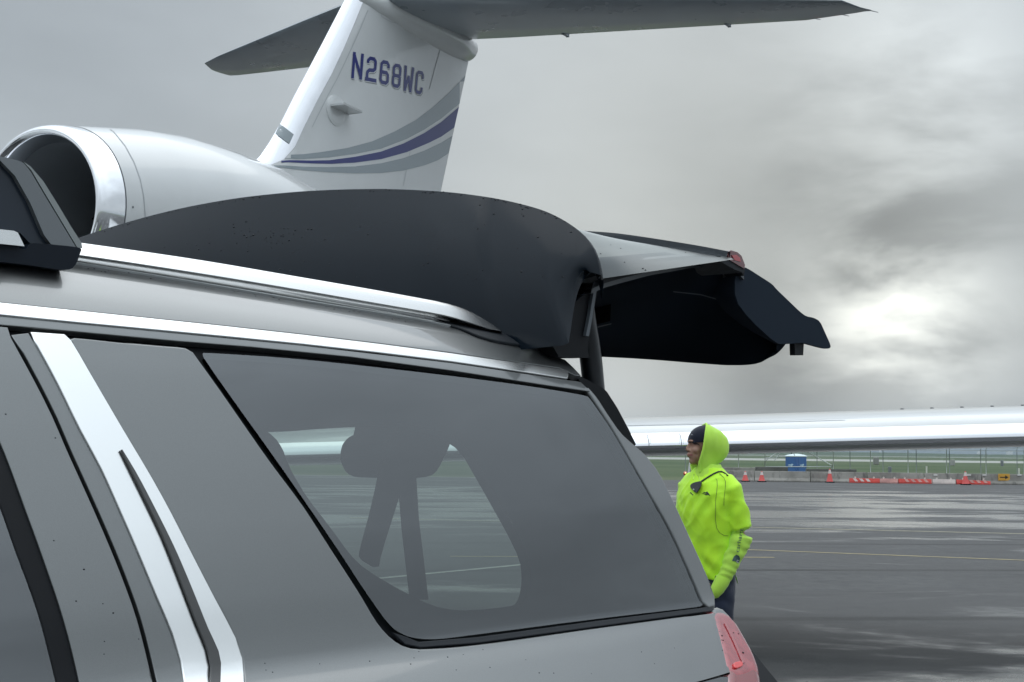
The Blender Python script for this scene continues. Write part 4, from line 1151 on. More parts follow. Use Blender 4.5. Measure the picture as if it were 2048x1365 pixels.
# painted lines
yel = mat('yellow_line_paint', (.34, .28, .13), .5, var=(6, .35)); whl = mat('white_line_paint', (.42, .42, .38), .5, var=(6, .35))
def paint(name, a, b, wid, m, z=.004):
    A = at_ground(*a); B = at_ground(*b); d = (B - A).normalized(); n_ = Vector((-d.y, d.x, 0)) * wid / 2
    bm = bmesh.new(); A.z = B.z = z
    rows = [[A.lerp(B, i / 24) - n_, A.lerp(B, i / 24) + n_] for i in range(25)]
    grid(bm, rows); o = meshobj(name, bm, m, None, smooth=False); o['kind'] = 'structure'; return o
paint('taxi_line', (1180,1088), (2120,1124), .11, yel)
paint('taxi_line', (900,1113.5), (1548,1115.5), .11, yel)
paint('apron_line', (700,1036), (2120,1070), .20, mat('faded_yellow_paint', (.28, .26, .18), .5, var=(6, .4)))
paint('apron_line', (700,1163), (1130,1122), .13, whl)
paint('apron_line', (1800,1073), (2150,1080), .10, mat('worn_white_paint', (.16, .16, .16), .5))

# ------------------------------------------------------------------ barrier
def concfn(t, p):
    g = t.n('ShaderNodeNewGeometry').outputs['Position']
    mp = t.n('ShaderNodeMapping', {'Vector': g, 'Scale': (1.6, 1.6, .35)}).outputs[0]
    a = t.noise(g, .8, 5, .6); b = t.noise(mp, 2.2, 5, .7)
    colr = t.mix(t.mr(a, .35, .65), (.20, .19, .17, 1), (.31, .30, .27, 1))
    colr = t.mix(t.mr(b, .48, .72, 0, .75), colr, (.06, .06, .055, 1))
    t.t.links.new(colr, p.inputs['Base Color'])
conc = mat('weathered_concrete', (.27, .26, .23), .85, fn=concfn)
refl = mat('white_reflector', (.75, .75, .72), .4)
blen = 2.96
bx0 = at_depth(1452, 960, 82).x
bd = Vector((1, -.10, 0)).normalized(); bn = Vector((-bd.y, bd.x, 0))
jprof = [(-.26, 0), (-.26, .07), (-.16, .20), (-.085, .565), (.085, .565), (.16, .20), (.26, .07), (.26, 0)]
refpx = (1871, 1938, 1969, 2039)
i = 0; X = bx0
jersey_me = None
posn = ['just right of the worker in lime', 'behind the second traffic cone', 'below the blue portable toilet', 'right of the portable toilet behind a lone cone', 'behind the left end of the red barricade row', 'behind the middle of the red barricade row', 'with a white reflector above the barricades', 'behind the single cone on the barricades', 'left of the yellow arrow sign', 'carrying the arrow sign', 'at the right edge beyond the arrow sign', 'outside the frame to the right']
barr = []
while i < 12:
    lean = (random.random() - .5) * .02
    c = Vector((X, BY(X), 0)) + bn * lean
    if jersey_me is None:
        bm = bmesh.new()
        A = [bm.verts.new((-blen / 2, a, b)) for a, b in jprof]; B = [bm.verts.new((blen / 2, a, b)) for a, b in jprof]
        bm.faces.new(A); bm.faces.new(B[::-1])
        for k in range(8): bm.faces.new((A[k], B[k], B[(k + 1) % 8], A[(k + 1) % 8]))
        bmesh.ops.recalc_face_normals(bm, faces=bm.faces[:]); bmesh.ops.bevel(bm, geom=bm.edges[:], offset=.015, segments=1, affect='EDGES')
        jersey_me = bpy.data.meshes.new('concrete_barrier'); bm.to_mesh(jersey_me); bm.free(); jersey_me.materials.append(conc)
    o = bpy.data.objects.new('concrete_barrier', jersey_me); COL.objects.link(o); o.location = c; o.rotation_euler = (0, 0, math.atan2(bd.y, bd.x) + (random.random() - .5) * .008)
    tag(o, 'weathered concrete barrier block ' + posn[i], 'barrier', 'concrete barriers along the apron edge')
    barr.append(o); X += (blen + .045) * bd.x; i += 1
bpy.context.view_layer.update()
def onbar(px, py, out=.0):
    d = ray(px, py); P0 = Vector((13, BY(13), 0)) - bn * (.12 + out); t = (P0 - CAM).dot(bn) / d.dot(bn); return CAM + d * t
def nearest_bar(P): return min(barr, key=lambda b: (b.location - P).length)
def child_mesh(name, bm, m, par):
    me = bpy.data.meshes.new(name); bm.to_mesh(me); bm.free(); me.materials.append(m)
    me.transform(par.matrix_world.inverted()); o = bpy.data.objects.new(name, me); COL.objects.link(o); o.parent = par; return o
for x in refpx:
    P = onbar(x, 950.5, .01); bm = bmesh.new(); box(bm, P, (.20, .05, .065)); child_mesh('reflector', bm, refl, nearest_bar(P))
# arrow sign on the barrier
P = onbar(2008, 955, .05); sign = thing('arrow_sign', 'small yellow sign with a black arrow pointing right, fixed on the barrier', 'sign', tuple(P))
bm = bmesh.new(); box(bm, P, (.62, .03, .36), None, .008); meshobj('sign_board', bm, mat('sign_yellow', (.62, .33, .04), .45), sign, smooth=False)
bm = bmesh.new(); yq = P.y - .020
pts = [(-.22,.022),(.06,.022),(.06,.10),(.24,0),(.06,-.10),(.06,-.022),(-.22,-.022)]
A = [bm.verts.new((P.x + a, yq, P.z + b)) for a, b in pts]; B = [bm.verts.new((P.x + a, yq - .006, P.z + b)) for a, b in pts]
bm.faces.new(B)
for k in range(7): bm.faces.new((A[k], A[(k+1) % 7], B[(k+1) % 7], B[k]))
meshobj('arrow', bm, mat('sign_black', (.01, .01, .01), .5), sign, smooth=False)
# second row of low concrete behind
for x0_, x1_, y_, lab in ((1443, 1510, 935, 'low concrete block behind the barrier left of the portable toilet'), (1511, 1575, 934, 'dark low concrete wall piece beside the portable toilet'), (1612, 1712, 938, 'long dark concrete kerb piece right of the portable toilet')):
    A = at_depth(x0_, y_, 86); B = at_depth(x1_, y_, 86); bm = bmesh.new()
    box(bm, ((A.x + B.x) / 2, 86, (A.z - .75) / 2), (B.x - A.x, .3, A.z + .75), None, .02)
    tag(meshobj('concrete_block', bm, conc if y_ == 935 else mat('damp_concrete', (.11, .11, .10), .8, var=(2, .3)), None, smooth=False), lab, 'concrete block', 'low concrete blocks behind the barrier')
# cones
def cone(px, ytop, ybase, Y, label, black=False):
    B = at_ground(px, ybase) if False else Vector((at_depth(px, ybase, Y).x, Y, 0)); h = .75
    top = at_depth(px, ytop, Y).z; h = max(.5, top)
    t = thing('traffic_cone', label, 'cone', tuple(B), 'orange traffic cones along the barrier')
    bm = bmesh.new()
    box(bm, B + Vector((0, 0, .03)), (.44, .44, .06), None, .01); meshobj('base', bm, rubber, t)
    bm = bmesh.new(); tube(bm, [B + Vector((0, 0, .06)), B + Vector((0, 0, .10)), B + Vector((0, 0, h * .66))], [.19, .165, .085], 16); tube(bm, [B + Vector((0, 0, h * .92)), B + Vector((0, 0, h))], [.045, .03], 16)
    meshobj('cone_body', bm, mat('cone_orange', (.62, .085, .075), .5), t, autos=40)
    bm = bmesh.new(); tube(bm, [B + Vector((0, 0, h * .655)), B + Vector((0, 0, h * .925))], [.089, .047], 16); meshobj('reflective_collar', bm, mat('cone_collar', (.62, .55, .52), .4), t, autos=40)
cone(1490.5, 943, 962, 80.6, 'orange traffic cone nearest to the worker in lime')
cone(1523.5, 943, 963, 80.4, 'orange traffic cone second from the worker, left of the blue toilet')
cone(1659.5, 938, 964, 80.6, 'narrow orange traffic cone standing alone right of the blue toilet')
cone(1931, 943, 970, 78.5, 'orange traffic cone with black base in front of the red and white barricades')
# low red and white barricades
redp = mat('barricade_red', (.55, .045, .030), .4, var=(3, .2)); whp = mat('barricade_white', (.58, .50, .46), .5, var=(3, .2)); pinkp = mat('barricade_faded', (.50, .25, .22), .5, var=(4, .3))
segs = [(1698, 1760, 'S', 'leftmost red barricade with white slanted stripes'), (1760, 1796, 'F', 'faded pinkish barricade second from the left'), (1796, 1863, 'R', 'red striped barricade in the middle of the row'), (1864, 1911, 'W', 'white barricade left of the cone'), (1912, 1981, 'R2', 'red barricade at the right end by the cone')]
for a, b, ty, lab in segs:
    Yb = 79.6 - (a - 1698) * .003; h = .27
    A = at_ground(a, 969); A = Vector((at_depth(a, 965, Yb).x, Yb, 0)); B = Vector((at_depth(b, 965, Yb - .2).x, Yb - .2, 0))
    c = (A + B) / 2; L = (B - A).length; an = math.atan2(B.y - A.y, B.x - A.x); R = Matrix.Rotation(an, 3, 'Z')
    t = thing('low_barricade', lab + ' on the apron', 'barricade', tuple(c), 'low red and white barricades on the apron')
    bm = bmesh.new(); 
    prf = [(-.16, .03), (-.16, .10), (-.10, h), (.10, h), (.16, .10), (.16, .03)]
    Av = [bm.verts.new(c + R @ Vector((-L / 2 + .02, y, z))) for y, z in prf]; Bv = [bm.verts.new(c + R @ Vector((L / 2 - .02, y, z * (1 if ty != 'R2' else .75)))) for y, z in prf]
    bm.faces.new(Av); bm.faces.new(Bv[::-1])
    for k in range(6): bm.faces.new((Av[k], Bv[k], Bv[(k+1) % 6], Av[(k+1) % 6]))
    bmesh.ops.recalc_face_normals(bm, faces=bm.faces[:])
    meshobj('barricade_body', bm, {'S': redp, 'F': pinkp, 'R': redp, 'W': whp, 'R2': redp}[ty], t, smooth=False)
    n_ = {'S': 3, 'R': 4, 'F': 2, 'R2': 4, 'W': 0}[ty]
    for k in range(n_):
        x = -L / 2 + L * ((.14 + k * .2) if ty == 'S' else (.2 + k * .19)); bm = bmesh.new()
        vv = [bm.verts.new(c + R @ Vector((x + dx_, -(.164 - (z - .10) / (h - .10) * .06), z))) for dx_, z in ((.08, .105), (.24, .105), (.12, h - .015), (-.04, h - .015))]
        bm.faces.new(vv); meshobj('stripe', bm, whp if ty == 'S' else pinkp, t, smooth=False)
    for fx in (-.3, .3):
        bm = bmesh.new(); p = c + R @ Vector((L * fx, 0, h + .05)); tube(bm, [p - Vector((0, 0, .05)), p, p + Vector((0, 0, .05))], [.035, .05, .02], 8); meshobj('marker_light', bm, mat('lamp_lens_white', (.6, .55, .5), .3), t)

# ------------------------------------------------------------------ portable toilet, fences, posts
T = at_depth(1592, 938, 113); ty_ = 113; zb_ = -.75; zt_ = at_depth(1592, 908, 113).z
toilet = thing('portable_toilet', 'blue portable toilet with white roof standing behind the concrete barrier', 'portable toilet', (T.x, ty_, zb_))
w2 = .56
R45 = Matrix.Rotation(radians(41), 3, 'Z'); bc = Vector((T.x, ty_, 0)); hh = zt_ - zb_
bm = bmesh.new(); box(bm, bc + Vector((0, 0, zb_ + hh * .46)), (w2 * 2, w2 * 2, hh * .92 - .02), R45, .03); meshobj('cabin', bm, mat('toilet_blue', (.030, .10, .28), .45, var=(1.5, .15)), toilet, autos=40)
bm = bmesh.new(); rr2 = []
for s_, z_ in ((1.05, .90), (1.07, .925), (.8, .965), (.3, .995), (.05, 1.0)):
    rr2.append([bc + R45 @ Vector((a * w2 * s_, b * w2 * s_, 0)) + Vector((0, 0, zb_ + hh * z_)) for a, b in ((-1, -1), (0, -1.0), (1, -1), (1, 0), (1, 1), (0, 1), (-1, 1), (-1, 0))])
g_ = grid(bm, rr2, closed=True); bm.faces.new(g_[-1]); meshobj('roof', bm, mat('toilet_roof', (.62, .72, .74), .5), toilet, autos=30)
bm = bmesh.new(); p = bc + R45 @ Vector((-w2 * .2, w2 * .6, 0)); tube(bm, [p + Vector((0, 0, zb_ + hh * .92)), p + Vector((0, 0, zb_ + hh * 1.04))], .05, 8); meshobj('vent_pipe', bm, blackplastic, toilet)
for fdir, nm in ((Vector((0, -1, 0)), 'door'), (Vector((-1, 0, 0)), 'side_panel')):
    d_ = R45 @ fdir; s_ = R45 @ Vector((-fdir.y, fdir.x, 0)); bm = bmesh.new(); c_ = bc + d_ * (w2 + .012) + Vector((0, 0, zb_ + hh * .45))
    box(bm, c_, (.82 if fdir.y else .02, .02 if fdir.y else .82, hh * .80), R45, .006); pn = meshobj(nm, bm, mat('toilet_blue_light', (.035, .12, .32), .4), toilet, smooth=False)
    bm = bmesh.new(); c3 = bc + d_ * (w2 + .03) + Vector((0, 0, zb_ + hh * .62))
    bx_ = R45.inverted(); 
    for dx_, dz_, rx, rz in ((-.12, .0, .16, .05), (.10, .04, .12, .06), (.05, -.05, .10, .035)):
        cen = c3 + s_ * dx_ + Vector((0, 0, dz_)); vv = [bm.verts.new(cen + s_ * cos(a_ * pi / 4) * rx + Vector((0, 0, sin(a_ * pi / 4) * rz)) + d_ * .0) for a_ in range(8)]; bm.faces.new(vv)
    meshobj('emblem', bm, mat('toilet_emblem', (.45, .60, .70), .5), pn, smooth=False)
galv = mat('galvanised_steel', (.42, .45, .44), .45, .6); galvd = mat('weathered_steel', (.20, .22, .23), .5, .5)
def fence(name, Y, pxs, ztop, lab, m, wires, x0w=None):
    X0 = at_depth(pxs[0], 920, Y).x
    t = thing(name, lab, 'fence', (X0, Y, -.75))
    for px in pxs:
        X = at_depth(px, 920, Y).x; bm = bmesh.new(); tube(bm, [Vector((X, Y, -.75)), Vector((X, Y, ztop))], .030, 6)
        tube(bm, [Vector((X, Y, ztop)), Vector((X + .02, Y - .25, ztop + .30))], .025, 5); meshobj('post', bm, m, t)
    XA, XB = at_depth(pxs[0], 920, Y).x, at_depth(pxs[-1], 920, Y).x
    for z_ in wires:
        bm = bmesh.new(); tube(bm, [Vector((XA, Y, z_)), Vector((XB, Y, z_))], .016, 4); meshobj('wire', bm, m, t)
    # chain-link mesh: thin crossing strands
    bm = bmesh.new()
    def mfn(tt, p_): pass
    return t
fence('perimeter_fence', 118, [1477,1530,1605,1666.5,1741,1816,1893,1972,2048,2124], 1.95, 'tall thin steel fence on round posts nearest behind the concrete barrier', galv, (1.85, 2.05, 2.2))
fence('perimeter_fence', 136, [1371,1420,1634,1700,1766,1832.5,1899,1961.5,2034,2104], 2.05, 'second tall wire fence farther back behind the portable toilet', galvd, (1.95, 2.2))
# leaning brace frame over the toilet
fr = thing('brace_frame', 'galvanised brace frame with slanting tubes above the portable toilet', 'frame', tuple(at_depth(1600, 935, 108)))
fz = -.75
def fp(x, y): return at_depth(x, y, 108)
for a, b in (((1530,922),(1563,900)), ((1548,922),(1566,900)), ((1607,900),(1663,931)), ((1583,900),(1590,912)), ((1552,901),(1610,901)), ((1530,934),(1664,934)), ((1530,922),(1530,960)), ((1664,930),(1664,960)), ((1572,914),(1530,916))):
    bm = bmesh.new(); tube(bm, [fp(*a), fp(*b)], .035, 6); meshobj('tube', bm, galv, fr)
# small posts and boxes
def bollard(px, y0, y1, Y, wpx, m, name, lab, cat, grp=None):
    A = at_depth(px, y0, Y); w_ = wpx / 3000 * Y; bm = bmesh.new(); box(bm, (A.x, Y, (A.z - .75) / 2), (w_, w_, A.z + .75), None, w_ * .12); o = meshobj(name, bm, m, None, smooth=False); tag(o, lab, cat, grp)
wpst = mat('white_post_paint', (.62, .62, .56), .5)
bollard(1853, 933, 0, 88, 2.6, wpst, 'marker_post', 'white marker post above the barrier beside the barricades', 'post', 'white marker posts behind the barrier')
bollard(2038, 937, 0, 88, 2.6, wpst, 'marker_post', 'white marker post above the barrier right of the arrow sign', 'post', 'white marker posts behind the barrier')
bollard(1779.5, 934, 0, 88, 6, galvd, 'junction_box', 'small grey electrical box on a stub behind the barrier', 'box')
bollard(1752, 915, 0, 300, 10, mat('hut_grey', (.22, .22, .20), .7), 'field_cabinet', 'low grey cabinet out on the far grass near the taxiway', 'cabinet')
bollard(1905, 920, 0, 300, 8, mat('hut_grey2', (.30, .30, .28), .7), 'field_cabinet', 'pair of pale equipment boxes by the taxiway above the cone', 'cabinet')
bollard(2004, 921, 0, 300, 5, galvd, 'field_cabinet', 'dark equipment box by the taxiway at far right', 'cabinet')
# far buildings on the horizon
for px, wd, hp, lab in ((2019, 10, 5, 'tiny white building on the horizon at far right'), (1957, 5, 3.5, 'tiny pale hut on the horizon right of the cone'), (1760, 3, 4, 'tiny pale mast building on the horizon')):
    Y = 2600; A = at_depth(px, 909 - hp + (px-2019)*.011, Y); w_ = wd / 3000 * Y; b = thing('distant_building', lab, 'building', (A.x, Y, -.75))
    bm = bmesh.new(); box(bm, (A.x, Y, A.z / 2 + .1), (w_, w_, A.z + .9)); meshobj('wall', bm, mat('far_wall', (.55, .57, .58), .7), b, smooth=False)
    bm = bmesh.new(); tube(bm, [Vector((A.x - w_ * .52, Y, A.z + .5)), Vector((A.x + w_ * .52, Y, A.z + .5))], [(w_ * .5, 1.0)] * 2, 6); meshobj('roof', bm, mat('far_roof', (.40, .42, .45), .7), b, smooth=False)
# warning light just left of the worker
A = at_depth(1370.5, 947.5, 78); lb = thing('warning_beacon', 'red round warning light beside a small white panel left of the worker', 'warning light', (A.x, 78, 0))
bm = bmesh.new(); tube(bm, [Vector((A.x, 78, .08)), Vector((A.x, 78, A.z - .08))], .03, 8); tube(bm, [Vector((A.x, 78, 0)), Vector((A.x, 78, .09))], [.2, .16], 12); meshobj('stand', bm, rubber, lb)
bm = bmesh.new(); bmesh.ops.create_icosphere(bm, subdivisions=2, radius=.115, matrix=Matrix.Translation((A.x, 78, A.z))); meshobj('lens', bm, mat('beacon_red', (.45, .05, .02), .2, coat=1), lb)
bm = bmesh.new(); bmesh.ops.create_icosphere(bm, subdivisions=1, radius=.045, matrix=Matrix.Translation((A.x, 77.89, A.z + .03))); meshobj('lamp', bm, mat('beacon_lit', (1, .7, .4), .4, emit=(1, .6, .3, 1.0)), lb)
bm = bmesh.new(); B = at_depth(1377.5, 941, 78.2); box(bm, (B.x, 78.2, .5), (.10, .05, 1.0), Matrix.Rotation(radians(8), 3, 'Y')); meshobj('panel', bm, mat('panel_white', (.6, .6, .62), .5), lb, smooth=False)
# ------------------------------------------------------------------ the worker
FX, FY = -.80, -.60
PF = Vector((FX, FY, 0)).normalized(); PL = Vector((-PF.y, PF.x, 0))     # facing, his left
PB = Vector((at_depth(1416, 1000, 9.1).x, 9.1, 0))
def PW(f, l, z): return PB + PF * f + PL * l + Vector((0, 0, z))
person = thing('person', 'worker in lime hooded top, dark beanie and navy trousers, hand in pocket, looking left', 'person', tuple(PB))
def remesh(bm, vox, m, name, parent, sm=4, disp=None, fac=.5):
    me = bpy.data.meshes.new(name + '_tmp'); bm.to_mesh(me); bm.free()
    o = bpy.data.objects.new(name + '_tmp', me); COL.objects.link(o)
    r = o.modifiers.new('r', 'REMESH'); r.mode = 'VOXEL'; r.voxel_size = vox; r.use_smooth_shade = True
    s = o.modifiers.new('s', 'SMOOTH'); s.iterations = sm; s.factor = fac
    dg = bpy.context.evaluated_depsgraph_get(); dg.update()
    me2 = bpy.data.meshes.new_from_object(o.evaluated_get(dg)); me2.name = name
    bpy.data.objects.remove(o)
    if disp:
        ns = [v.normal.copy() for v in me2.vertices]
        for v, n_ in zip(me2.vertices, ns): v.co += n_ * disp(v.co, n_)
    off = Vector(); q = parent
    while q is not None: off += q.location; q = q.parent
    me2.transform(Matrix.Translation(-off)); me2.materials.clear(); me2.materials.append(m)
    me2.polygons.foreach_set('use_smooth', [True] * len(me2.polygons))
    return link(bpy.data.objects.new(name, me2), parent)
def ell(bm, c, r, R=None, sub=3):
    m_ = Matrix.Translation(c) @ ((R.to_4x4() if R is not None else Matrix.Identity(4))) @ Matrix.Diagonal((*r, 1))
    bmesh.ops.create_icosphere(bm, subdivisions=sub, radius=1, matrix=m_)
PR = Matrix((PF, PL, Vector((0, 0, 1)))).transposed()
def ringloft(bm, secs, seg=28):
    """secs: z, half width (left-right), half depth, centre forward, centre left"""
    rows = []
    for z, w_, d_, cf, cl in secs:
        rows.append([PW(cf + d_ * cos(a) , cl + w_ * sin(a), z) for a in [2 * pi * k / seg for k in range(seg)]])
    g_ = grid(bm, rows, closed=True); bm.faces.new(g_[0][::-1]); bm.faces.new(g_[-1])
    bmesh.ops.recalc_face_normals(bm, faces=bm.faces[:])
def cloth(name, c1, c2_, rough=.85, sc=500):
    def f(t, p):
        co = t.n('ShaderNodeTexCoord').outputs['Object']
        a = t.noise(co, 7, 4, .55); b = t.noise(co, sc, 2, .5)
        t.t.links.new(t.mix(t.mr(a, .35, .65), (*c1, 1), (*c2_, 1)), p.inputs['Base Color'])
        bb = t.n('ShaderNodeBump', {'Height': b, 'Strength': .25, 'Distance': .002}); t.t.links.new(bb.outputs[0], p.inputs['Normal'])
        p.inputs['Sheen Weight'].default_value = .25
    return mat(name, c1, rough, spec=.2, fn=f)
lime = cloth('lime_polo_fabric', (.52, .90, .03), (.47, .86, .035), .55)
limeh = cloth('lime_hood_fleece', (.48, .78, .085), (.44, .73, .09), .9)
navy = cloth('navy_trouser_fabric', (.012, .018, .035), (.018, .024, .045))
beanm = cloth('beanie_knit', (.008, .010, .022), (.014, .016, .030), .9, 900)
def skinfn(t, p):
    co = t.n('ShaderNodeTexCoord').outputs['Object']
    a = t.noise(co, 25, 4, .6)
    t.t.links.new(t.mix(t.mr(a, .35, .65), (.30, .165, .115, 1), (.36, .21, .15, 1)), p.inputs['Base Color'])
    p.inputs['Subsurface Weight'].default_value = .08; p.inputs['Subsurface Radius'].default_value = (.01, .004, .002)
skin = mat('skin', (.33, .19, .13), .5, spec=.4, fn=skinfn)
# trousers
bm = bmesh.new()
ringloft(bm, [(.80, .165, .115, 0, 0), (.90, .17, .12, 0, 0), (1.0, .16, .11, 0, 0)])
for s in (1, -1):
    tube(bm, [PW(0, .085 * s, .88), PW(.01, .10 * s, .70), PW(.025, .105 * s, .48), PW(.0, .11 * s, .28), PW(-.01, .115 * s, .07)], [(.105, .105), (.098, .098), (.078, .080), (.072, .075), (.078, .085)], 18, up=PF)
def wr(sc, amp, sx=1, sz=1):
    return lambda co, n_: amp * noise.noise(Vector((co.x * sc * sx, co.y * sc * sx, co.z * sc * sz))) + amp * .6 * noise.noise(Vector((co.x * sc * 2.1, co.y * sc * 2.1, co.z * sc * 2.6 + 5)))
trs = remesh(bm, .011, navy, 'trousers', person, 5, wr(9, .010, 1, 1.5))
for s in (1, -1):
    bm = bmesh.new(); ell(bm, PW(.05, .12 * s, .05), (.145, .052, .055), PR); ell(bm, PW(-.05, .12 * s, .07), (.065, .05, .07), PR)
    remesh(bm, .010, rubber, 'boot', person, 4)
# hooded top under the shirt: torso core, sleeves
sho = PW(-.01, .175, 1.425); elb = PW(-.065, .218, 1.115); wri = PW(.055, .175, .855)
sho2 = PW(-.01, -.175, 1.425); elb2 = PW(-.05, -.225, 1.11); wri2 = PW(.07, -.17, .86)
def armfold(co, n_):
    d_ = (co - elb); s = d_.dot(Vector((.25, 0, 1)).normalized())
    return .0026 * sin(s * 120 + 7 * noise.noise(co * 10)) * max(0, min(1, (1.16 - co.z) / .08)) * (1 if co.z < 1.18 else .3) + .006 * noise.noise(co * 14)
bm = bmesh.new()
tube(bm, [PW(-.01, .09, 1.42), PW(-.01, .15, 1.41), sho.lerp(elb, .25), sho.lerp(elb, .5), elb.lerp(sho, .12), elb, elb.lerp(wri, .15), elb.lerp(wri, .5), elb.lerp(wri, .82), wri, wri + (wri - elb).normalized() * .035], [.05, .058, .060, .060, .062, .066, .065, .058, .047, .042, .040], 20)
tube(bm, [sho2, sho2.lerp(elb2, .5), elb2, elb2.lerp(wri2, .5), wri2, wri2 + (wri2 - elb2).normalized() * .035], [.072, .064, .064, .056, .044, .040], 20)
ringloft(bm, [(1.0, .16, .11, 0, 0), (1.2, .18, .115, 0, 0), (1.40, .19, .11, 0, 0), (1.47, .12, .09, 0, 0), (1.52, .07, .07, 0, 0)])
hood_top = remesh(bm, .009, limeh, 'hooded_top', person, 4, armfold)
hood_top['label'] = 'paler lime hooded top with sleeves under the shirt'
# shirt
bm = bmesh.new()
ringloft(bm, [(.862, .178, .135, .005, .0), (.90, .186, .140, .006, 0), (1.0, .190, .143, .012, 0), (1.12, .193, .145, .018, 0), (1.25, .203, .148, .022, 0), (1.35, .212, .142, .012, 0), (1.42, .205, .125, .0, 0), (1.465, .165, .100, -.008, 0), (1.495, .115, .088, -.012, 0), (1.52, .088, .080, -.014, 0)])
for a_, b_ in ((sho, elb), (sho2, elb2)):
    s_ = 1 if a_ is sho else -1
    tube(bm, [PW(-.01, .09 * s_, 1.435), PW(-.01, .145 * s_, 1.428), PW(-.012, .182 * s_, 1.39), a_.lerp(b_, .35), a_.lerp(b_, .62), a_.lerp(b_, .86)], [.052, .063, .067, .067, .067, .070], 20)
def shirtfold(co, n_):
    r = co - PB; f, l, z = r.dot(PF), r.dot(PL), r.z
    s = 0
    rg = lambda q: (1 - abs(noise.noise(q)) * 2.2)
    s += .005 * max(0, rg(Vector((l * 5 + z * 4, f * 4, z * 2.6 - l * 2)))) ** 3 + .004 * max(0, rg(Vector((l * 9 - z * 6, f * 7, z * 5 + 4)))) ** 3
    s += .0045 * noise.noise(Vector((l * 7 + z * 5, f * 5, z * 3.5))) + .005 * noise.noise(Vector((l * 16 + z * 9, f * 9, z * 7 + 3)))
    # drag folds from the armpit and the pocketed hand
    s += .0065 * sin((z * 1.0 + l * 1.6) * 48 + 2.5 * noise.noise(co * 6)) * max(0, 1 - abs(z - .96) / .16)
    s += .005 * sin((z - l * 1.8) * 40 + 2 * noise.noise(co * 5)) * max(0, 1 - abs(z - 1.28) / .15) * (1 if l > -.05 else 0)
    return s
shirt = remesh(bm, .009, lime, 'shirt', person, 5, shirtfold)
shirt['label'] = 'bright lime short sleeved shirt over the hooded top'
# shirt tail flap by the pocket
bm = bmesh.new(); a_ = PW(-.09, .15, .93)
grid(bm, [[PW(-.07, .155, .90), PW(-.12, .10, .90)], [PW(-.078, .168, .86), PW(-.128, .105, .86)], [PW(-.095, .160, .825), PW(-.12, .125, .835)]]); bmesh.ops.solidify(bm, geom=bm.faces[:], thickness=.004)
meshobj('shirt_tail', bm, lime, shirt)
# head, turned further to its right
HF = Vector((-.985, -.17, 0)).normalized() ; HL = Vector((-HF.y, HF.x, 0))
hc = Vector((at_depth(1405, 893, 9.1).x, 9.1 + .01, at_depth(1405, 892, 9.1).z))
HR = Matrix((HF, HL, Vector((0, 0, 1)))).transposed()
def HW(f, l, z): return hc + HF * f + HL * l + Vector((0, 0, z))
bm = bmesh.new()
ell(bm, HW(-.012, 0, .025), (.092, .074, .092), HR)
ell(bm, HW(.030, 0, -.045), (.056, .056, .070), HR); ell(bm, HW(.052, 0, -.092), (.030, .032, .024), HR)   # jaw, chin
ell(bm, HW(.045, .038, -.028), (.030, .024, .026), HR, 2); ell(bm, HW(.045, -.038, -.028), (.030, .024, .026), HR, 2)
ell(bm, HW(.073, 0, .028), (.018, .052, .014), HR, 2)                                                       # brow
for f, z, r in ((.080, .014, .009), (.086, 0, .010), (.092, -.013, .011), (.094, -.023, .012)): ell(bm, HW(f, 0, z), (r, r * .95, r), HR, 2)
for s in (1, -1): ell(bm, HW(.088, .013 * s, -.028), (.011, .009, .008), HR, 2)
ell(bm, HW(.084, 0, -.052), (.014, .024, .007), HR, 2); ell(bm, HW(.082, 0, -.064), (.013, .021, .007), HR, 2)  # lips
for s in (1, -1): ell(bm, HW(-.012, .076 * s, -.008), (.018, .008, .030), HR, 2)
tube(bm, [HW(-.01, 0, -.05), HW(-.03, 0, -.12), HW(-.05, .0, -.19)], [.055, .056, .062], 20)
# hands inside the pockets, joined to the body under the clothes: forearms, palms and bent fingers
body = bm
for (w_, e_, s) in ((wri, elb, 1), (wri2, elb2, -1)):
    d_ = (w_ - e_).normalized(); hnd = w_ + d_ * .03 - PL * .055 * s
    tube(bm, [PW(-.02, 0, 1.38), PW(-.01, .14 * s, 1.42), e_, w_, hnd], [.055, .036, .026, .022, .022], 12)
    ell(bm, hnd, (.036, .016, .040), PR, 2)
    for k in range(4):
        b0 = hnd + PF * (.028 - .019 * k) + d_ * .03
        tube(bm, [b0, b0 + d_ * .035, b0 + d_ * (.062 + .004 * (k in (1, 2))) - PL * .012 * s], [.009, .0085, .007], 8)
    b0 = hnd + PF * .04; tube(bm, [b0, b0 + PF * .02 + d_ * .02, b0 + PF * .022 + d_ * .045], [.011, .010, .008], 8)
for s in (1, -1): tube(bm, [PW(0, 0, 1.38), PW(0, .05 * s, 1.0), PW(.01, .09 * s, .75), PW(.02, .10 * s, .48), PW(0, .11 * s, .10)], [.09, .09, .07, .05, .035], 12)
bodyo = remesh(bm, .0055, skin, 'body', person, 3)
# facial features
darkb = mat('eyebrow_hair', (.010, .008, .008), .8); lipm = mat('lips', (.30, .10, .09), .5)
bpy.context.view_layer.update(); BB = bvh_of(bodyo)
def hpx(cx, cy): return cx / 6.5 + 1320, cy / 6.5 + 830
def facepx(l): return [hpx(*p) for p in l]
decal('eyebrow', [facepx([(372,352),(392,346),(400,352),(380,362)]), facepx([(418,354),(440,350),(490,372),(520,392),(515,398),(470,378),(420,366)])], BB, darkb, bodyo, .0015, 3)
decal('eye', [facepx([(430,374),(455,366),(485,380),(470,388),(440,386)])], BB, mat('eye_shadow', (.05, .025, .02), .4), bodyo, .0015, 3)
decal('mouth', [facepx([(360,505),(390,508),(432,522),(418,532),(395,530),(365,524)])], BB, lipm, bodyo, .0012, 3)
def stub(t, p): pass
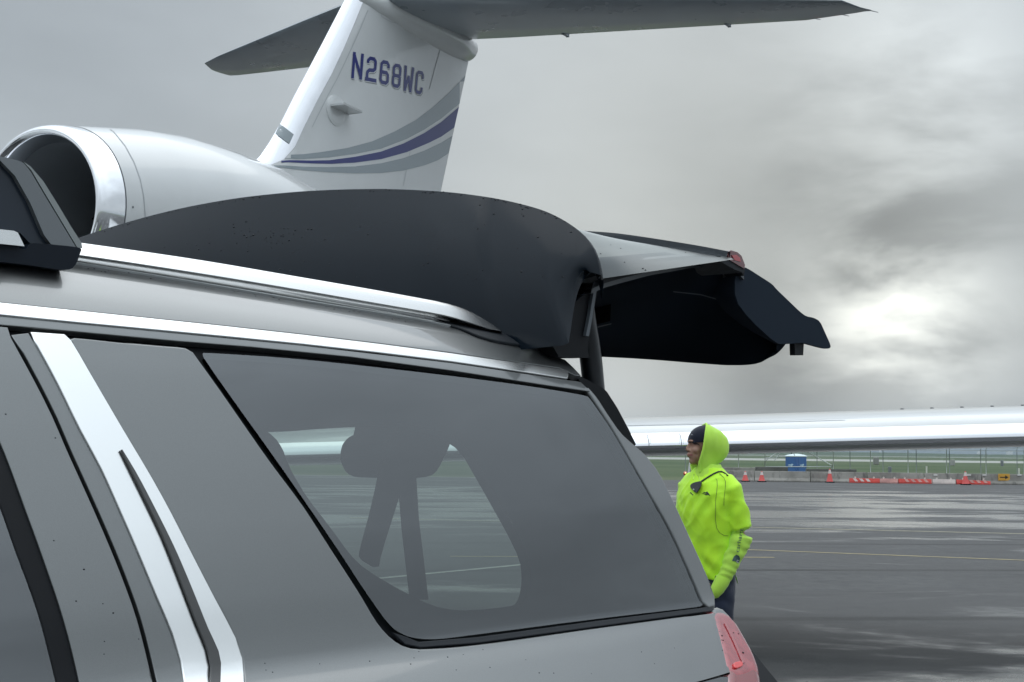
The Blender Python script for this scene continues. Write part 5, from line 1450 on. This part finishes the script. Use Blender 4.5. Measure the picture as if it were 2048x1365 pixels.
# beanie
bm = bmesh.new(); 
rows = []
for k in range(12):
    th = k / 11 * pi / 2 * 1.02; r = cos(th); zz = sin(th)
    rows.append([HW(-.012 + (.101 - .0) * r * cos(a), .083 * r * sin(a), .036 + .089 * zz - .006 * cos(a) * r) for a in [2 * pi * i / 32 for i in range(32)]])
low_ = [p - Vector((0, 0, .012)) for p in rows[0]]
g_ = grid(bm, [low_] + rows, closed=True); bm.faces.new(g_[-1])
bea = meshobj('beanie', bm, beanm, person)
bpy.context.view_layer.update(); BE = bvh_of(bea)
decal('beanie_emblem', [facepx([(405,262),(418,252),(422,258),(438,266),(422,264),(414,266)])], BE, mat('emblem_grey', (.3, .3, .33), .5), bea, .002, 4)
# hood: shell over the beanie, open to the front, draped to the collar
bm = bmesh.new(); rows = []
openz = [(1.525, .040, .040), (1.56, .055, .060), (1.60, .020, .085), (1.65, .018, .095), (1.70, .020, .092), (1.74, .025, .070)]
# cross-sections along the vertical: front edge position f0, half width, back position
HS = [(1.490, .040, .070, -.060), (1.52, .046, .080, -.085), (1.55, .042, .088, -.118), (1.58, .034, .093, -.148), (1.61, .026, .098, -.160), (1.65, .018, .100, -.158), (1.69, .012, .098, -.146), (1.725, .004, .086, -.122), (1.752, -.008, .062, -.090), (1.770, -.018, .032, -.058)]
hz0 = hc.z - 1.645
for z, f0, w_, fb in HS:
    row = []
    n_ = 22
    for i in range(n_ + 1):
        a = -pi * .5 + pi * i / n_          # from left front edge round the back to right front edge
        f = fb + (f0 - fb) * (1 - cos(a)) if False else f0 + (fb - f0) * cos(a) ** .8 if cos(a) > 0 else f0
        row.append(HW(f, -w_ * sin(a), z + hz0 - hc.z + 0 * a))
    rows.append(row)
top = HW(-.045, 0, 1.778 + hz0 - hc.z)
rows.append([top + (p - rows[-1][0]).normalized() * .004 if (p - rows[-1][0]).length > 0 else top for p in rows[-1]])
grid(bm, rows)
bmesh.ops.remove_doubles(bm, verts=bm.verts, dist=.001)
bmesh.ops.subdivide_edges(bm, edges=bm.edges[:], cuts=1, use_grid_fill=True)
for v in bm.verts: v.co += (v.co - HW(-.06, 0, 0)).normalized() * (.012 * noise.noise(v.co * 11) + .007 * noise.noise(Vector((v.co.x * 30, v.co.y * 30, v.co.z * 10))))
bmesh.ops.recalc_face_normals(bm, faces=bm.faces[:])
bmesh.ops.solidify(bm, geom=bm.faces[:], thickness=.010)
hood = meshobj('hood', bm, limeh, person, autos=70)
# rolled rim of the hood opening
bm = bmesh.new(); e1 = [r[0] for r in rows[:-1]]; e2 = [r[-1] for r in rows[:-1]]
tube(bm, e1 + [top + HF * .02] + e2[::-1], .0075, 8); meshobj('hood_rim', bm, limeh, hood)
# gathered cloth between hood and collar
bm = bmesh.new()
secs = []
for z, w_, d_, cf in ((1.475, .115, .095, -.01), (1.50, .092, .085, -.01), (1.52, .078, .074, -.015), (1.54, .066, .064, -.02)):
    secs.append((z, w_, d_, cf, 0))
ringloft(bm, secs); remesh(bm, .009, limeh, 'collar', person, 4, lambda co, n_: .006 * noise.noise(co * 22))
# drawstrings
for px0, px1 in (((443,770),(430,840)), ((500,790),(515,850))):
    A = CAM + ray(*hpx(*px0)) * (9.1 / ray(*hpx(*px0)).y); A = at_depth(*hpx(*px0), PB.y - .155); B = at_depth(*hpx(*px1), PB.y - .175)
    bm = bmesh.new(); tube(bm, [A, A.lerp(B, .5) + Vector((0, -.004, 0)), B], .0035, 6); meshobj('drawstring', bm, limeh, hood)
bpy.context.view_layer.update(); SB = bvh_of(shirt); HB = bvh_of(hood_top)
piping = mat('dark_piping', (.02, .05, .02), .7)
decal('shirt_piping', line_px(facepx([(725,830),(742,860),(745,930),(735,1020),(724,1120),(722,1240),(720,1365)]), .75) + line_px(facepx([(770,765),(830,820),(852,870),(850,960),(832,1080),(828,1180)]), .75) + line_px([(1430.8,1040),(1433,1056),(1439,1066),(1448,1071.5),(1456,1072)], .75), SB, piping, shirt, .003, 6)
decal('chest_emblem', [facepx([(540,1028),(572,1014),(566,1004),(590,1012),(618,1000),(640,1030),(655,1056),(625,1040),(600,1046),(566,1034),(595,1032),(612,1024),(590,1022)]) ], SB, mat('emblem_black', (.01, .02, .015), .6), shirt, .003, 5)
decal('shirt_placket_mark', [facepx([(390,1012),(400,1006),(438,1044),(428,1050)])], SB, mat('emblem_black'), shirt, .003, 5)
# lettering down the sleeve
def textpolys(s, size):
    cu = bpy.data.curves.new('t', 'FONT'); cu.body = s; cu.size = size; cu.resolution_u = 3
    o = bpy.data.objects.new('t', cu); COL.objects.link(o); dg = bpy.context.evaluated_depsgraph_get(); dg.update()
    me = bpy.data.meshes.new_from_object(o.evaluated_get(dg)); bpy.data.objects.remove(o)
    V = [(v.co.x, v.co.y) for v in me.vertices]; F = [tuple(p.vertices) for p in me.polygons]; return V, F
V, F = textpolys('carhartt', 1.0)
mxx = max(v[0] for v in V); my = max(v[1] for v in V)
# baseline runs up the sleeve from (1474,1108) to (1484,1058)
A0 = Vector((1477.5, 1106)); A1 = Vector((1486.5, 1058)); dv = (A1 - A0) / mxx; pv = Vector((dv.y, -dv.x)).normalized()
vv = []; bad = set()
for i_, (x, y) in enumerate(V):
    P2_ = A0 + dv * x + pv * (y / my * 7.5)
    h = HB.ray_cast(CAM, ray(P2_.x, P2_.y))
    if h[0] is None: h = SB.ray_cast(CAM, ray(P2_.x, P2_.y))
    if h[0] is None: bad.add(i_); vv.append(Vector()); continue
    N_ = h[1] if h[1].dot(ray(P2_.x, P2_.y)) < 0 else -h[1]; vv.append(h[0] + N_ * .003)
ff = [f for f in F if not any(i_ in bad for i_ in f)]
prn = mat('sleeve_print', (.05, .10, .09), .6)
meshdata('sleeve_lettering', vv, ff, prn, hood_top, smooth=False)
decal('sleeve_emblem', [[(1464,1122),(1468,1113),(1473,1109.5),(1478,1112),(1480,1118),(1478,1124),(1474,1126),(1470,1123)]], HB, prn, hood_top, .003, 4)
decal('sleeve_emblem_letter', line_px([(1478,1122),(1474.5,1120.5),(1472.5,1123),(1474.5,1126),(1477.5,1126)], .9), HB, mat('lettering_pale'), hood_top, .004, 4)
# cuff with ribbing
cuff_d = (wri - elb).normalized()
bm = bmesh.new(); tube(bm, [wri - cuff_d * .02, wri + cuff_d * .0, wri + cuff_d * .05 - PL * .008, wri + cuff_d * .085 - PL * .02, wri + cuff_d * .10 - PL * .03], [.044, .045, .041, .034, .022], 20); meshobj('cuff', bm, limeh, hood_top, autos=60)
# dark pouch on a strap across the chest
pouch = thing('radio_pouch', 'small black pouch on a thin dark strap hanging on the chest of the worker', 'pouch', tuple(PW(.16, .05, 1.42)))
def onshirt(cx, cy, off):
    px, py = hpx(cx, cy); h = SB.ray_cast(CAM, ray(px, py))
    if h[0] is None: return at_depth(px, py, PB.y - .13)
    return h[0] - ray(px, py) * off
pp = [(388,935),(400,900),(440,880),(500,866),(530,862),(545,880),(535,925),(505,985),(478,1018),(455,1012),(430,985)]
fpts = [onshirt(a, b, .026) for a, b in pp]; bpts = [onshirt(a, b, .004) for a, b in pp]
bm = bmesh.new(); A = [bm.verts.new(p) for p in fpts]; B = [bm.verts.new(p) for p in bpts]
bm.faces.new(A); bm.faces.new(B[::-1])
for k in range(len(A)): bm.faces.new((A[k], A[(k+1) % len(A)], B[(k+1) % len(A)], B[k]))
bmesh.ops.recalc_face_normals(bm, faces=bm.faces[:]); bmesh.ops.bevel(bm, geom=[e for e in bm.edges], offset=.004, segments=2, affect='EDGES')
meshobj('pouch_body', bm, mat('pouch_black', (.008, .012, .014), .5), pouch, autos=40)
bm = bmesh.new(); tube(bm, [onshirt(432, 968, .028), onshirt(446, 980, .028)], .004, 6); meshobj('clip', bm, galv, pouch)
spx = [(530,872),(580,838),(640,800),(700,765),(755,742),(800,738),(840,758),(880,790)]
bm = bmesh.new(); tube(bm, [onshirt(a, b, .006) for a, b in spx], .005, 8); meshobj('strap', bm, mat('pouch_black'), pouch)

# ------------------------------------------------------------------ rain drops on the car
dropm = mat('rain_drop', (.003, .005, .008), .3, spec=.15)
bpy.context.view_layer.update()
def drops(name, bvh, pts, parent):
    verts, faces = [], []
    for px, py, r in pts:
        d = ray(px, py); h = bvh.ray_cast(CAM, d)
        if h[0] is None: continue
        N_ = h[1] if h[1].dot(d) < 0 else -h[1]
        t1_ = N_.cross(Vector((0, 0, 1))).normalized(); t2_ = N_.cross(t1_)
        b = len(verts); n_ = 7
        for k in range(n_): verts.append(h[0] + t1_ * cos(2*pi*k/n_) * r * 1.3 + t2_ * sin(2*pi*k/n_) * r * .85)
        for k in range(n_): verts.append(h[0] + (t1_ * cos(2*pi*k/n_) * 1.3 + t2_ * sin(2*pi*k/n_) * .85) * r * .6 + N_ * r * .5)
        verts.append(h[0] + N_ * r * .65)
        for k in range(n_):
            faces.append((b+k, b+(k+1) % n_, b+n_+(k+1) % n_, b+n_+k)); faces.append((b+n_+k, b+n_+(k+1) % n_, b+2*n_))
    o = meshdata(name, verts, faces, dropm, parent); o['kind'] = 'stuff'; return o
rnd = random.Random(4)
GT = bvh_of(gateT)
P_ = []
for _ in range(46): P_.append((rnd.gauss(530, 55), rnd.gauss(470, 13), rnd.uniform(.0014, .0030)))
for _ in range(45): P_.append((rnd.uniform(300, 1150), rnd.uniform(400, 560), rnd.uniform(.0012, .0026)))
for _ in range(90):
    x = rnd.uniform(190, 1160); 
    ye = interp(x, sorted([(a, b) for a, b in topx])) ; P_.append((x, ye + rnd.uniform(1, 5), rnd.uniform(.0010, .0024)))
drops('rain_drops', GT, P_, gateT)
RS = bvh_of(roof_side)
P_ = []
for _ in range(90):
    x = rnd.uniform(150, 900); P_.append((x, interp(x, sorted(rB)) + rnd.uniform(2, 26), rnd.uniform(.0008, .0018)))
drops('rain_drops', RS, P_, roof_side)
DF = bvh_of(dframe)
P_ = [(rnd.uniform(10, 290), rnd.uniform(700, 1365), rnd.uniform(.0006, .0014)) for _ in range(24)]
drops('rain_drops', DF, P_, dframe)
GB = bvh_of(glassg)
P_ = [(rnd.uniform(1200, 1400), rnd.uniform(480, 550), rnd.uniform(.001, .002)) for _ in range(12)]
drops('rain_drops', GB, P_, glassg)
LBv = bvh_of(quarter)
P_ = [(rnd.gauss(1437 + (y - 1240) * .17, 3), y, rnd.uniform(.0012, .0024)) for y in [rnd.uniform(1235, 1310) for _ in range(14)]]
P_ += [(rnd.uniform(500, 1380), rnd.uniform(1290, 1365), rnd.uniform(.0008, .0014)) for _ in range(20)]
drops('rain_drops', LBv, P_, quarter)
LL = bvh_of(lamp)
drops('rain_drops', LL, [(1444, 1272, .0022), (1446, 1281, .002), (1467, 1266, .0018), (1486, 1306, .003), (1477, 1268, .002)], lamp)

# ------------------------------------------------------------------ air
bm = bmesh.new(); box(bm, (0, 3300, 18), (12400, 7800, 41))
hz_ = meshobj('haze', bm, None if False else silver, None, smooth=False); hz_['kind'] = 'stuff'
hm_ = bpy.data.materials.new('haze_air'); hm_.use_nodes = True; t_ = hm_.node_tree; t_.nodes.clear()
o_ = t_.nodes.new('ShaderNodeOutputMaterial'); v_ = t_.nodes.new('ShaderNodeVolumePrincipled')
v_.inputs['Color'].default_value = (.80, .90, 1, 1); v_.inputs['Density'].default_value = .00016
t_.links.new(v_.outputs[0], o_.inputs['Volume']); hz_.data.materials.clear(); hz_.data.materials.append(hm_)
